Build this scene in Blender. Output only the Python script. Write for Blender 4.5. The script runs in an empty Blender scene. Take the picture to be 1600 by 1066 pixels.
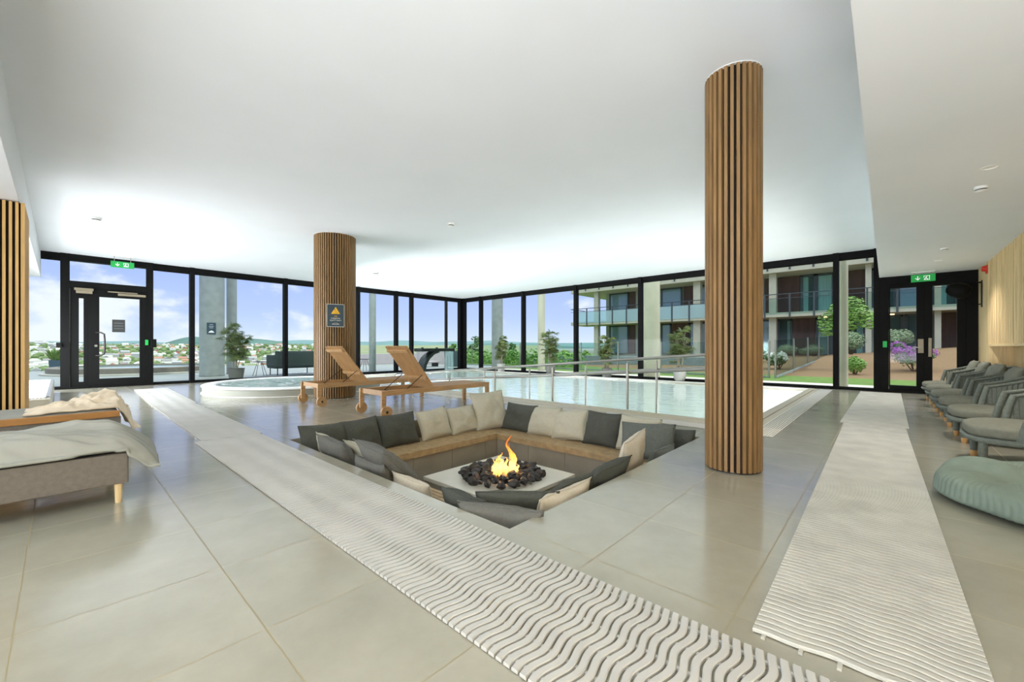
import bpy, bmesh, math, random
from mathutils import Vector, Matrix, noise
C = bpy.context.scene
COL = C.collection
PI = math.pi
random.seed(7)

# ---------------------------------------------------------------- camera
F_PX, CX, HY, CAM_H = 642.0, 800.0, 543.0, 1.0      # taken for a 1600x1066 frame
ANG = math.atan((1385 - 800) / F_PX)
ca, sa = math.cos(ANG), math.sin(ANG)
cam = bpy.data.cameras.new('camera')
cam.sensor_width = 36.0
cam.lens = 36.0 * F_PX / 1600.0
cam.shift_y = (HY - 533.0) / 1600.0
cam.clip_end = 9000
cam.clip_start = 0.02
camo = bpy.data.objects.new('camera', cam)
COL.objects.link(camo)
camo.location = (0, 0, CAM_H)
camo.rotation_euler = (PI / 2, 0, ANG - PI / 2)
C.camera = camo

# ---------------------------------------------------------------- colour management
C.view_settings.view_transform = 'Standard'
C.view_settings.look = 'None'
C.view_settings.gamma = 1
C.view_settings.use_curve_mapping = False
C.view_settings.exposure = 0.45
C.cycles.transparent_max_bounces = 32
C.cycles.diffuse_bounces = 6
C.cycles.sample_clamp_indirect = 6.0

# ---------------------------------------------------------------- sky
W = bpy.data.worlds.new('sky'); C.world = W
W.use_nodes = True
nt = W.node_tree; nt.nodes.clear()
def wn(t, **k):
    n = nt.nodes.new(t)
    for a, b in k.items(): setattr(n, a, b)
    return n
tc = wn('ShaderNodeTexCoord'); sep = wn('ShaderNodeSeparateXYZ')
nt.links.new(tc.outputs['Generated'], sep.inputs[0])
ramp = wn('ShaderNodeValToRGB')                      # clear sky by elevation
cr = ramp.color_ramp
def lin(r, g, b):
    f = lambda c: ((c / 255 + .055) / 1.055) ** 2.4 if c > 10 else c / 255 / 12.92
    return (f(r), f(g), f(b), 1)
cr.elements[0].position = 0.0; cr.elements[0].color = (.30, .32, .27, 1)
cr.elements[1].position = 1.0; cr.elements[1].color = (1.7, 1.8, 2.0, 1)
for p, c in ((.495, (.34, .36, .30, 1)), (.5, (.70, .76, .84, 1)), (.515, (.58, .67, .86, 1)), (.535, (.47, .57, .87, 1)), (.57, (.39, .49, .86, 1)), (.67, (.32, .43, .84, 1)), (.74, (1.4, 1.5, 1.7, 1)), (.86, (1.7, 1.8, 2.0, 1))):
    e = cr.elements.new(p); e.color = c
mr = wn('ShaderNodeMapRange'); mr.inputs[1].default_value = -1; mr.inputs[2].default_value = 1
nt.links.new(sep.outputs[2], mr.inputs[0]); nt.links.new(mr.outputs[0], ramp.inputs[0])
mp = wn('ShaderNodeMapping'); mp.inputs['Scale'].default_value = (1, 1, 1.9)
nt.links.new(tc.outputs['Generated'], mp.inputs[0])
nz = wn('ShaderNodeTexNoise'); nz.inputs['Scale'].default_value = 4.6; nz.inputs['Detail'].default_value = 9; nz.inputs['Roughness'].default_value = .56
nt.links.new(mp.outputs[0], nz.inputs[0])
# more cloud towards the left half of the view (+Y) and low down, little in the middle
dx = wn('ShaderNodeVectorMath', operation='DOT_PRODUCT')
_a = math.radians(95); dx.inputs[1].default_value = (math.cos(_a), math.sin(_a), -1.25)
nt.links.new(tc.outputs['Generated'], dx.inputs[0])
m1 = wn('ShaderNodeMapRange'); m1.inputs[1].default_value = .55; m1.inputs[2].default_value = 1.0; m1.inputs[3].default_value = -.15; m1.inputs[4].default_value = .14
nt.links.new(dx.outputs['Value'], m1.inputs[0])
dx2 = wn('ShaderNodeVectorMath', operation='DOT_PRODUCT'); _a = math.radians(28); dx2.inputs[1].default_value = (math.cos(_a), math.sin(_a), -.35)
nt.links.new(tc.outputs['Generated'], dx2.inputs[0])
m2 = wn('ShaderNodeMapRange'); m2.inputs[1].default_value = .86; m2.inputs[2].default_value = 1.0; m2.inputs[3].default_value = 0; m2.inputs[4].default_value = .16
nt.links.new(dx2.outputs['Value'], m2.inputs[0])
ad = wn('ShaderNodeMath', operation='ADD'); nt.links.new(nz.outputs[0], ad.inputs[0]); nt.links.new(m1.outputs[0], ad.inputs[1])
ad2 = wn('ShaderNodeMath', operation='ADD'); nt.links.new(ad.outputs[0], ad2.inputs[0]); nt.links.new(m2.outputs[0], ad2.inputs[1])
cm = wn('ShaderNodeMapRange', interpolation_type='SMOOTHSTEP'); cm.inputs[1].default_value = .545; cm.inputs[2].default_value = .66
nt.links.new(ad2.outputs[0], cm.inputs[0])
up = wn('ShaderNodeMath', operation='GREATER_THAN'); up.inputs[1].default_value = -.01
nt.links.new(sep.outputs[2], up.inputs[0])
cmul = wn('ShaderNodeMath', operation='MULTIPLY'); nt.links.new(cm.outputs[0], cmul.inputs[0]); nt.links.new(up.outputs[0], cmul.inputs[1])
mx = wn('ShaderNodeMixRGB'); mx.inputs[2].default_value = (.80, .82, .88, 1)
nt.links.new(cmul.outputs[0], mx.inputs[0]); nt.links.new(ramp.outputs[0], mx.inputs[1])
bg = wn('ShaderNodeBackground'); bg.inputs[1].default_value = .93
nt.links.new(mx.outputs[0], bg.inputs[0])
ow = wn('ShaderNodeOutputWorld'); nt.links.new(bg.outputs[0], ow.inputs[0])

# ---------------------------------------------------------------- sun and large lights
def sun(az, el, e, size=2.0):
    l = bpy.data.lights.new('sun', 'SUN'); l.energy = e; l.angle = math.radians(size); l.color = (1, .95, .87)
    o = bpy.data.objects.new('sun', l); COL.objects.link(o)
    d = Vector((math.cos(az) * math.cos(el), math.sin(az) * math.cos(el), math.sin(el)))
    o.rotation_euler = d.to_track_quat('Z', 'Y').to_euler(); o.location = d * 30
sun(math.radians(-62), math.radians(58), 1.25)
def area(name, loc, rot, sx, sy, e, col=(1, 1, 1)):
    l = bpy.data.lights.new(name, 'AREA'); l.shape = 'RECTANGLE'; l.size = sx; l.size_y = sy; l.energy = e; l.color = col
    o = bpy.data.objects.new(name, l); COL.objects.link(o); o.location = loc; o.rotation_euler = rot
# fill lights added out of view, left and behind, and in the pool walls
area('side_fill', (-3.4, 3.0, 1.05), (0, -math.radians(120), 0), 1.9, 9.0, 158, (.89, .95, 1))
area('side_fill', (-1.3, 11.3, .9), (0, -math.radians(64), 0), 1.4, 5.6, 420, (.91, .965, 1))
area('side_fill', (-1.8, -.6, .5), (0, -math.radians(160), 0), 1.2, 1.3, 190, (.90, .955, 1))
for _y in (2.6, 5.2, 7.8, 10.4, 12.6):  # unseen fill added to brighten the ceiling and the water from below
    area('pool_fill', (6.05, _y, -.62), (0, -math.radians(118), 0), .8, 2.2, 225, (1, .88, .87))
for _x in (7.6, 9.4, 11.2):
    area('pool_fill', (_x, 1.42, -.62), (math.radians(118), 0, 0), 1.5, .8, 95, (1, .88, .87))

# ---------------------------------------------------------------- helpers
class MB:
    """collects shapes and links them as ONE mesh object"""
    def __init__(s): s.b = bmesh.new(); s.mi = 0; s.weld = False
    def f(s, vs):
        try:
            fc = s.b.faces.new(vs); fc.material_index = s.mi; return fc
        except ValueError: return None
    def hexa(s, p):
        v = [s.b.verts.new(q) for q in p]
        for q in ((0, 3, 2, 1), (4, 5, 6, 7), (0, 1, 5, 4), (1, 2, 6, 5), (2, 3, 7, 6), (3, 0, 4, 7)): s.f([v[i] for i in q])
    def box(s, x0, x1, y0, y1, z0, z1, M=None):
        p = [Vector(q) for q in ((x0, y0, z0), (x1, y0, z0), (x1, y1, z0), (x0, y1, z0), (x0, y0, z1), (x1, y0, z1), (x1, y1, z1), (x0, y1, z1))]
        s.hexa([M @ q for q in p] if M else p); return s
    def bar(s, p0, p1, w, h, up=(0, 0, 1)):
        p0, p1 = Vector(p0), Vector(p1); d = (p1 - p0).normalized(); r = d.cross(Vector(up)).normalized() * w / 2; u = r.cross(d).normalized() * h / 2
        s.hexa([p0 - r - u, p0 + r - u, p0 + r + u, p0 - r + u, p1 - r - u, p1 + r - u, p1 + r + u, p1 - r + u]); return s
    def tube(s, pts, r, n=10, cap=True, closed=False):
        pts = [Vector(p) for p in pts]; rings = []; N = len(pts)
        rr = r if isinstance(r, (list, tuple)) else [r] * N
        prev = None
        for i, p in enumerate(pts):
            if closed: d = (pts[(i + 1) % N] - pts[i - 1]).normalized()
            else: d = (pts[min(i + 1, N - 1)] - pts[max(i - 1, 0)]).normalized()
            if prev is None:
                a = Vector((0, 0, 1)) if abs(d.z) < .9 else Vector((1, 0, 0))
                x = d.cross(a).normalized()
            else: x = (prev - d * prev.dot(d)).normalized()
            prev = x; y = d.cross(x)
            rings.append([s.b.verts.new(p + (x * math.cos(2 * PI * k / n) + y * math.sin(2 * PI * k / n)) * rr[i]) for k in range(n)])
        for i in range(N if closed else N - 1):
            A, B = rings[i], rings[(i + 1) % N]
            for k in range(n): s.f([A[k], A[(k + 1) % n], B[(k + 1) % n], B[k]])
        if cap and not closed:
            s.f(rings[0][::-1]); s.f(rings[-1])
        return s
    def cyl(s, p0, p1, r, n=24, r2=None): return s.tube([p0, p1], [r, r if r2 is None else r2], n)
    def lathe(s, prof, c=(0, 0, 0), n=32, sx=1, sy=1, cap=True):
        rings = []
        for r, z in prof: rings.append([s.b.verts.new((c[0] + r * sx * math.cos(2 * PI * k / n), c[1] + r * sy * math.sin(2 * PI * k / n), c[2] + z)) for k in range(n)])
        for A, B in zip(rings, rings[1:]):
            for k in range(n): s.f([A[k], A[(k + 1) % n], B[(k + 1) % n], B[k]])
        if cap:
            s.f(rings[0][::-1]); s.f(rings[-1])
        return s
    def grid(s, fn, nu, nv, closed_u=False):
        s.weld = True
        g = [[s.b.verts.new(fn(i / nu, j / nv)) for j in range(nv + 1)] for i in range(nu + (0 if closed_u else 1))]
        for i in range(nu):
            for j in range(nv):
                a, b = g[i], g[(i + 1) % len(g)]
                s.f([a[j], b[j], b[j + 1], a[j + 1]])
        return s
    def prism(s, poly, fn0, fn1):
        """poly 2-d outline; fn0, fn1 turn each point into the two end faces"""
        A = [s.b.verts.new(fn0(*p)) for p in poly]; B = [s.b.verts.new(fn1(*p)) for p in poly]; n = len(poly)
        for k in range(n): s.f([A[k], A[(k + 1) % n], B[(k + 1) % n], B[k]])
        s.f(A[::-1]); s.f(B); return s
    def ico(s, c, r, sub=2, jit=0, sq=(1, 1, 1), seed=0):
        t = bmesh.ops.create_icosphere(s.b, subdivisions=sub, radius=1)
        c = Vector(c)
        for v in t['verts']:
            k = 1 + jit * noise.noise(v.co * 1.7 + Vector((seed * 3.1, seed * 1.7, seed)))
            v.co = Vector((v.co.x * sq[0], v.co.y * sq[1], v.co.z * sq[2])) * r * k + c
        for v in t['verts']:
            for q in v.link_faces: q.material_index = s.mi
        return s
    def build(s, name, mat, parent=None, smooth=False, bevel=0, angle=40, subsurf=0, loc=None):
        if s.weld: bmesh.ops.remove_doubles(s.b, verts=s.b.verts, dist=1e-6)
        bmesh.ops.recalc_face_normals(s.b, faces=s.b.faces)
        me = bpy.data.meshes.new(name); s.b.to_mesh(me); s.b.free()
        for m in (mat if isinstance(mat, (list, tuple)) else [mat]): me.materials.append(m)
        o = bpy.data.objects.new(name, me); COL.objects.link(o)
        if parent: o.parent = parent
        if loc: o.location = loc
        if bevel:
            b = o.modifiers.new('bevel', 'BEVEL'); b.width = bevel; b.segments = 2; b.limit_method = 'ANGLE'; b.angle_limit = math.radians(40)
        if subsurf:
            u = o.modifiers.new('sub', 'SUBSURF'); u.levels = subsurf; u.render_levels = subsurf
        if smooth:
            if angle >= 180:
                for p in me.polygons: p.use_smooth = True
            else: me.shade_smooth() if not hasattr(me, 'set_sharp_from_angle') else (me.shade_smooth(), me.set_sharp_from_angle(angle=math.radians(angle)))
        return o
def tag(o, label=None, cat=None, group=None, kind=None):
    if label: o['label'] = label
    if cat: o['category'] = cat
    if group: o['group'] = group
    if kind: o['kind'] = kind
    return o
def thing(name, label, cat, loc=(0, 0, 0), rz=0, group=None, kind=None):
    o = bpy.data.objects.new(name, None); COL.objects.link(o); o.location = loc; o.rotation_euler = (0, 0, rz)
    o.empty_display_size = .1
    return tag(o, label, cat, group, kind)
def kids(o): return [c for c in bpy.data.objects if c.parent == o]
def dup(root, loc, rz=0, label=None, scale=None):
    """a copy of a thing with copies of its parts and sub-parts (mesh data shared)"""
    def cp(o, par):
        c = o.copy(); COL.objects.link(c)
        if par: c.parent = par
        for k in kids(o): cp(k, c)
        return c
    ks = cp(root, None); ks.location = loc; ks.rotation_euler = (0, 0, rz)
    if label: ks['label'] = label
    if scale: ks.scale = scale
    return ks

# ---------------------------------------------------------------- materials
def mat(name, col, rough=.5, metal=0, var=0, vscale=8, bump=0, bscale=60, spec=.5, stretch=(1, 1, 1), col2=None, detail=4, emis=0, coat=0):
    m = bpy.data.materials.new(name); m.use_nodes = True; t = m.node_tree; p = t.nodes['Principled BSDF']
    c = lin(*col); p.inputs['Base Color'].default_value = c; p.inputs['Roughness'].default_value = rough; p.inputs['Metallic'].default_value = metal
    p.inputs['Specular IOR Level'].default_value = spec
    if coat: p.inputs['Coat Weight'].default_value = coat
    if emis:
        p.inputs['Emission Color'].default_value = c; p.inputs['Emission Strength'].default_value = emis
    if var or bump or col2:
        tcn = t.nodes.new('ShaderNodeTexCoord'); mpn = t.nodes.new('ShaderNodeMapping'); mpn.inputs['Scale'].default_value = stretch
        t.links.new(tcn.outputs['Object'], mpn.inputs[0])
    if var or col2:
        n = t.nodes.new('ShaderNodeTexNoise'); n.inputs['Scale'].default_value = vscale; n.inputs['Detail'].default_value = detail
        t.links.new(mpn.outputs[0], n.inputs[0])
        r = t.nodes.new('ShaderNodeValToRGB'); r.color_ramp.elements[0].position = .3; r.color_ramp.elements[1].position = .7
        if col2: r.color_ramp.elements[0].color = c; r.color_ramp.elements[1].color = lin(*col2)
        else:
            r.color_ramp.elements[0].color = tuple(max(0, x * (1 - var)) for x in c[:3]) + (1,)
            r.color_ramp.elements[1].color = tuple(min(1, x * (1 + var)) for x in c[:3]) + (1,)
        t.links.new(n.outputs[0], r.inputs[0]); t.links.new(r.outputs[0], p.inputs['Base Color'])
    if bump:
        n2 = t.nodes.new('ShaderNodeTexNoise'); n2.inputs['Scale'].default_value = bscale; n2.inputs['Detail'].default_value = 3
        t.links.new(mpn.outputs[0], n2.inputs[0])
        b = t.nodes.new('ShaderNodeBump'); b.inputs['Strength'].default_value = bump; b.inputs['Distance'].default_value = .01
        t.links.new(n2.outputs[0], b.inputs['Height']); t.links.new(b.outputs[0], p.inputs['Normal'])
    return m
def glassmat(name, tint, ior=1.45, rough=0, refl=1.0, frost=0):
    m = bpy.data.materials.new(name); m.use_nodes = True; t = m.node_tree; t.nodes.clear()
    tr = t.nodes.new('ShaderNodeBsdfTransparent'); tr.inputs[0].default_value = tint
    gl = t.nodes.new('ShaderNodeBsdfGlossy'); gl.inputs['Roughness'].default_value = rough; gl.inputs[0].default_value = (refl, refl, refl, 1)
    fr = t.nodes.new('ShaderNodeFresnel'); fr.inputs[0].default_value = ior
    mx = t.nodes.new('ShaderNodeMixShader'); out = t.nodes.new('ShaderNodeOutputMaterial')
    ge = t.nodes.new('ShaderNodeNewGeometry'); sb = t.nodes.new('ShaderNodeMath'); sb.operation = 'SUBTRACT'; sb.inputs[0].default_value = 1; t.links.new(ge.outputs['Backfacing'], sb.inputs[1])
    mu = t.nodes.new('ShaderNodeMath'); mu.operation = 'MULTIPLY'; t.links.new(fr.outputs[0], mu.inputs[0]); t.links.new(sb.outputs[0], mu.inputs[1])   # a pane reflects where light enters it
    t.links.new(mu.outputs[0], mx.inputs[0]); t.links.new(tr.outputs[0], mx.inputs[1]); t.links.new(gl.outputs[0], mx.inputs[2])
    last = mx
    if frost:
        df = t.nodes.new('ShaderNodeBsdfDiffuse'); df.inputs[0].default_value = (.62, .78, .77, 1)
        m2 = t.nodes.new('ShaderNodeMixShader'); m2.inputs[0].default_value = frost
        t.links.new(mx.outputs[0], m2.inputs[1]); t.links.new(df.outputs[0], m2.inputs[2]); last = m2
    t.links.new(last.outputs[0], out.inputs[0]); return m
M = {}
M['ceiling'] = mat('ceiling_paint', (234, 236, 241), .9, var=.015, vscale=1.2)
M['white'] = mat('white_paint', (236, 236, 235), .6)
M['oak'] = mat('oak', (140, 108, 68), .5, var=.22, vscale=3, stretch=(9, 9, .8), bump=.05)
M['oak_pale'] = mat('pale_oak', (224, 198, 150), .55, var=.13, vscale=4, stretch=(14, 14, .7))
M['teak'] = mat('teak', (170, 132, 88), .5, var=.25, vscale=4, stretch=(1, 12, 12), bump=.06)
M['teak_bench'] = mat('bench_oak', (166, 142, 104), .5, var=.2, vscale=4, stretch=(3, 3, 3))
M['black_gap'] = mat('matte_black', (16, 14, 12), .9)  # one matte black for slat cores, bench carriers, bed bases and burner ring
M['frame'] = mat('black_aluminium', (9, 9, 9), .6, var=.1, spec=.15)
M['steel'] = mat('brushed_steel', (162, 161, 154), .34, 1.0)
M['plate'] = mat('satin_plate', (150, 140, 120), .5, .8)
M['darkmetal'] = mat('dark_metal', (44, 42, 40), .4, .6)
M['glass'] = glassmat('window_glass', (.955, .985, .975, 1), 1.35, refl=.16)
M['fence_glass'] = glassmat('fence_glass', (.86, .93, .92, 1), 1.4, refl=.12)
M['plastic'] = mat('white_plastic', (228, 226, 220), .5)
M['mat_a'] = mat('mat_plastic', (192, 190, 183), .45, var=.06, vscale=3)
M['cush_dark'] = mat('charcoal_linen', (74, 76, 68), .9, var=.12, vscale=60, bump=.25, bscale=400)
M['cush_green'] = mat('greygreen_linen', (98, 103, 96), .9, var=.12, vscale=60, bump=.25, bscale=400)
M['cush_light'] = mat('sand_linen', (184, 180, 160), .9, var=.07, vscale=60, bump=.25, bscale=400)
M['cush_cream'] = mat('cream_linen', (206, 197, 178), .9, var=.06, vscale=50, bump=.2, bscale=400)
M['cush_grey'] = mat('grey_linen', (104, 103, 96), .9, var=.1, vscale=60, bump=.25, bscale=400)
# ================================================================ the room
PX0, PX1, PY0, PY1 = 1.665, 4.805, 1.535, 4.785      # sunken seating pit
WX0, WX1, WY0, WY1 = 6.02, 12.05, 1.38, 13.75        # pool
GX, GY = 12.5, 14.5                                   # glass walls
CZ, LZ = 3.245, 2.57                                  # main ceiling, lowered ceiling
XB, YB = -6.0, -1.37                                  # back ends
def floor_material():
    m = mat('floor_tile', (177, 170, 158), .3, spec=.9); t = m.node_tree; p = t.nodes['Principled BSDF']
    N, L = t.nodes.new, t.links.new
    g = N('ShaderNodeNewGeometry'); s = N('ShaderNodeSeparateXYZ'); L(g.outputs['Position'], s.inputs[0])
    def mth(op, a, b=None):
        n = N('ShaderNodeMath'); n.operation = op
        for i, v in enumerate((a, b)):
            if v is None: continue
            if isinstance(v, (int, float)): n.inputs[i].default_value = v
            else: L(v, n.inputs[i])
        return n.outputs[0]
    TS = .6035
    def line(c, off):
        q = mth('DIVIDE', mth('SUBTRACT', c, off), TS)
        fr = mth('SUBTRACT', q, mth('FLOOR', q))
        dd = mth('MULTIPLY', mth('MINIMUM', fr, mth('SUBTRACT', 1.0, fr)), TS)
        return mth('LESS_THAN', dd, .0026), mth('FLOOR', q)
    lx, ix = line(s.outputs[0], -.113); ly, iy = line(s.outputs[1], .420)
    grout = mth('MAXIMUM', lx, ly)
    # tile to tile tone
    cmb = N('ShaderNodeCombineXYZ'); L(ix, cmb.inputs[0]); L(iy, cmb.inputs[1])
    wn_ = N('ShaderNodeTexWhiteNoise'); L(cmb.outputs[0], wn_.inputs[0])
    no = N('ShaderNodeTexNoise'); no.inputs['Scale'].default_value = 2.6; no.inputs['Detail'].default_value = 8; no.inputs['Roughness'].default_value = .65
    off = N('ShaderNodeVectorMath'); off.operation = 'MULTIPLY_ADD'; off.inputs[1].default_value = (7, 3, 5)
    L(wn_.outputs['Color'], off.inputs[0]); L(g.outputs['Position'], off.inputs[2]); L(off.outputs[0], no.inputs[0])
    r = N('ShaderNodeValToRGB'); r.color_ramp.elements[0].position = .15; r.color_ramp.elements[1].position = .85
    r.color_ramp.elements[0].color = lin(149, 145, 129); r.color_ramp.elements[1].color = lin(174, 170, 153)
    L(no.outputs[0], r.inputs[0])
    mx = N('ShaderNodeMixRGB'); mx.inputs[2].default_value = lin(148, 136, 104); L(grout, mx.inputs[0]); L(r.outputs[0], mx.inputs[1])
    L(mx.outputs[0], p.inputs['Base Color'])
    rr = N('ShaderNodeMapRange'); rr.inputs[3].default_value = .13; rr.inputs[4].default_value = .21; L(no.outputs[0], rr.inputs[0])
    rg = N('ShaderNodeMath'); rg.operation = 'MULTIPLY_ADD'; rg.inputs[1].default_value = .4; L(grout, rg.inputs[0]); L(rr.outputs[0], rg.inputs[2])
    L(rg.outputs[0], p.inputs['Roughness'])
    return m
M['floor'] = floor_material()
M['tile_wall'] = mat('pit_tile', (148, 142, 128), .45, var=.12, vscale=3, detail=8)
M['grout'] = mat('grout', (112, 104, 88), .9)
M['beige_tile'] = mat('beige_tile', (196, 184, 156), .35, var=.04)
M['stone_pale'] = mat('pale_composite', (214, 211, 198), .35, var=.04, vscale=5)

# floor: slab pieces around the pit and the pool, one mesh
fb = MB(); xs = sorted({XB, PX0, PX1, WX0 - .0, WX1 + .0, GX + .1}); ys = sorted({YB - .05, WY0, PY0, PY1, WY1, GY + .1})
for i in range(len(xs) - 1):
    for j in range(len(ys) - 1):
        cx_, cy_ = (xs[i] + xs[i + 1]) / 2, (ys[j] + ys[j + 1]) / 2
        if PX0 < cx_ < PX1 and PY0 < cy_ < PY1: continue
        if WX0 < cx_ < WX1 and WY0 < cy_ < WY1: continue
        fb.box(xs[i], xs[i + 1], ys[j], ys[j + 1], -.06, 0)
tag(fb.build('floor', M['floor']), kind='structure')

# ceilings
tag(MB().box(-.32, GX + .25, .12, GY + .25, CZ, CZ + .3).build('ceiling', M['ceiling']), kind='structure')
tag(MB().box(-.32, GX + .25, YB - .4, .12, LZ, CZ + .3).box(XB, -.32, YB - .4, -.001, LZ, CZ + .3).build('ceiling_lowered', M['ceiling']), kind='structure')
tag(MB().box(XB, -.32, 0, GY + .25, 2.66, CZ + .3).build('ceiling_beam', M['ceiling'], bevel=.004), kind='structure')

# glazed walls -------------------------------------------------------------
def glazed(axis, n, a, b, z0, z1, first=False, last=False, top=None):
    """one bay of the glass wall between a and b; axis 'x' runs along X on Y=GY, 'y' runs along Y on X=GX"""
    w = thing('window_%d' % n, None, None, kind='structure')
    top = top or CZ
    def bx(mb, u0, u1, d0, d1, zz0, zz1):
        if axis == 'x': mb.box(u0, u1, GY + d0, GY + d1, zz0, zz1)
        else: mb.box(GX + d0, GX + d1, u0, u1, zz0, zz1)
    f = MB(); hw = .055
    bx(f, a - hw, a + hw, -.08, .10, 0, top)
    if last: bx(f, b - hw, b + hw, -.08, .10, 0, top)
    bx(f, a + hw, b - hw, -.03, .10, top - .16, top - .001); bx(f, a + hw, b - hw, -.03, .10, 0, .05)
    fo = f.build('window_frame', M['frame'], w)
    tm = MB(); bx(tm, a + hw, b - hw, .02, .06, z0, z0 + .02); bx(tm, a + hw, b - hw, .02, .06, z1 - .02, z1)
    tm.build('glazing_bead', M['frame'], w)
    p = MB(); bx(p, a + hw, b - hw, .035, .047, z0, z1); p.build('pane', M['glass'], w)
    return w
LX = [-1.9, -.9, .04, 1.60, 2.49, 4.93, 7.42, 9.03, 9.75, 12.35]
k = 0
for i in range(len(LX) - 1):
    if i == 2: continue
    k += 1; glazed('x', k, LX[i], LX[i + 1], .05, CZ - .16, last=(i == len(LX) - 2 or i == 1))
RY = [14.36, 13.25, 10.77, 8.27, 5.82, 3.36, .89, .16]
for i in range(len(RY) - 1):
    k += 1; glazed('y', k, RY[i + 1], RY[i], .05, CZ - .16, last=(i == 0))
tag(MB().box(GX - .07, GX + .11, GY - .07, GY + .11, 0, CZ).build('trim_corner', M['frame']), kind='structure')

# wooden wall behind the chairs ---------------------------------------------
wl = thing('wall_right', None, None, kind='structure')
MB().box(XB, GX + .1, YB - .4, YB - .30, 0, LZ).build('wall_backing', M['oak_pale'], wl)
sl = MB(); x = 4.0
while x < 11.52:
    w_ = .040; h_ = random.choice((0, .006, .012)); sl.box(x, x + w_, YB - .05, YB - h_, 1.06, LZ); x += .046
sl.box(XB, 4.0, YB - .05, YB, 1.06, LZ)
sl.build('slat_panel', mat('pale_slats', (222, 196, 148), .6, var=.2, vscale=5, stretch=(9, 3, .25)), wl)
pn = MB(); x = 4.0
while x < 11.2:
    pn.box(x, x + .595, YB - .30, YB - .27, 0, 1.0); x += .60
pn.box(XB, 4.0, YB - .30, YB - .27, 0, 1.0)
pn.build('niche_panel', mat('niche_oak', (214, 186, 136), .6, var=.12, vscale=3, stretch=(6, 3, .5)), wl)
MB().box(XB, 11.52, YB - .30, YB + .004, 1.02, 1.06).build('niche_shelf', M['oak_pale'], wl)
MB().box(11.22, 11.52, YB - .30, YB, 0, 1.02).box(11.52, GX + .02, YB - .30, YB, 0, LZ).build('end_panel', M['oak_pale'], wl)

# doors -----------------------------------------------------------------------
M['exit_green'] = mat('exit_green', (20, 150, 66), .5, emis=.25)
M['sign_white'] = mat('sign_white', (245, 250, 246), .5, emis=.25)
d1 = thing('door_1', None, None, kind='structure')          # left glass door to the terrace, with narrow side light
a, b = .04, 1.60; y0, y1 = GY - .08, GY + .08
f = MB().box(a + .056, a + .10, y0, y1, 0, CZ).box(b - .08, b - .056, y0, y1, 0, CZ).box(a + .1, b - .08, y0 + .004, y1, CZ - .16, CZ - .001).box(a + .1, b - .08, y0 + .004, y1, 2.435, 2.60).box(a + .1, b - .08, y0 + .004, y1, 0, .048)
f.build('door_frame', M['frame'], d1)
MB().box(a + .10, b - .08, GY + .02, GY + .035, 2.60, CZ - .16).build('transom_pane', M['glass'], d1)
s = thing('side_light', None, None); s.parent = d1
MB().box(a + .102, a + .25, GY - .05, GY + .05, .05, 2.43).box(a + .33, a + .40, GY - .05, GY + .05, .05, 2.43).box(a + .25, a + .33, GY - .05, GY + .05, .05, .16).box(a + .25, a + .33, GY - .05, GY + .05, 2.2, 2.43).build('stile', M['frame'], s)
MB().box(a + .25, a + .33, GY, GY + .015, .16, 2.2).build('pane', M['glass'], s)
s = thing('door_leaf', None, None); s.parent = d1
MB().box(a + .402, a + .60, GY - .06, GY + .05, .05, 2.43).box(b - .21, b - .082, GY - .06, GY + .05, .05, 2.43).box(a + .60, b - .21, GY - .06, GY + .05, .05, .22).box(a + .60, b - .21, GY - .06, GY + .05, 2.26, 2.43).build('stile', M['frame'], s)
MB().box(a + .60, b - .21, GY, GY + .015, .22, 2.26).build('pane', M['glass'], s)
MB().tube([(a + .54, GY - .06, .80), (a + .62, GY - .14, .80), (a + .68, GY - .16, .84), (a + .69, GY - .16, .95), (a + .69, GY - .16, 1.2), (a + .68, GY - .16, 1.33), (a + .62, GY - .14, 1.37), (a + .54, GY - .06, 1.37)], .018, 10).build('pull_handle', M['darkmetal'], s, smooth=True)
MB().cyl((a + .54, GY - .06, 1.04), (a + .54, GY - .085, 1.04), .028, 16).build('lock_cylinder', M['steel'], s, smooth=True)
MB().box(a + .93, b - .10, GY - .13, GY - .06, 2.31, 2.37).box(a + .75, b - .26, GY - .11, GY - .08, 2.38, 2.41).build('door_closer', M['plate'], s, bevel=.005)
MB().box(a + .17, a + .50, GY - .12, GY - .06, 2.38, 2.44).box(a + .20, a + .48, GY - .13, GY - .06, 2.31, 2.38).build('swing_operator', M['plate'], d1, bevel=.004)
MB().box(b - .11, b - .05, GY - .12, GY - .08, 1.06, 1.20).build('door_release', M['exit_green'], d1, bevel=.004)
MB().box(a - .12, a - .03, GY - .14, GY - .08, 1.0, 1.11).build('magnet_holder', M['frame'], d1, bevel=.006)
MB().box(b + .0, b + .11, GY - .16, GY - .08, 1.0, 1.22).build('magnet_holder', M['frame'], d1, bevel=.006)

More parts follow.
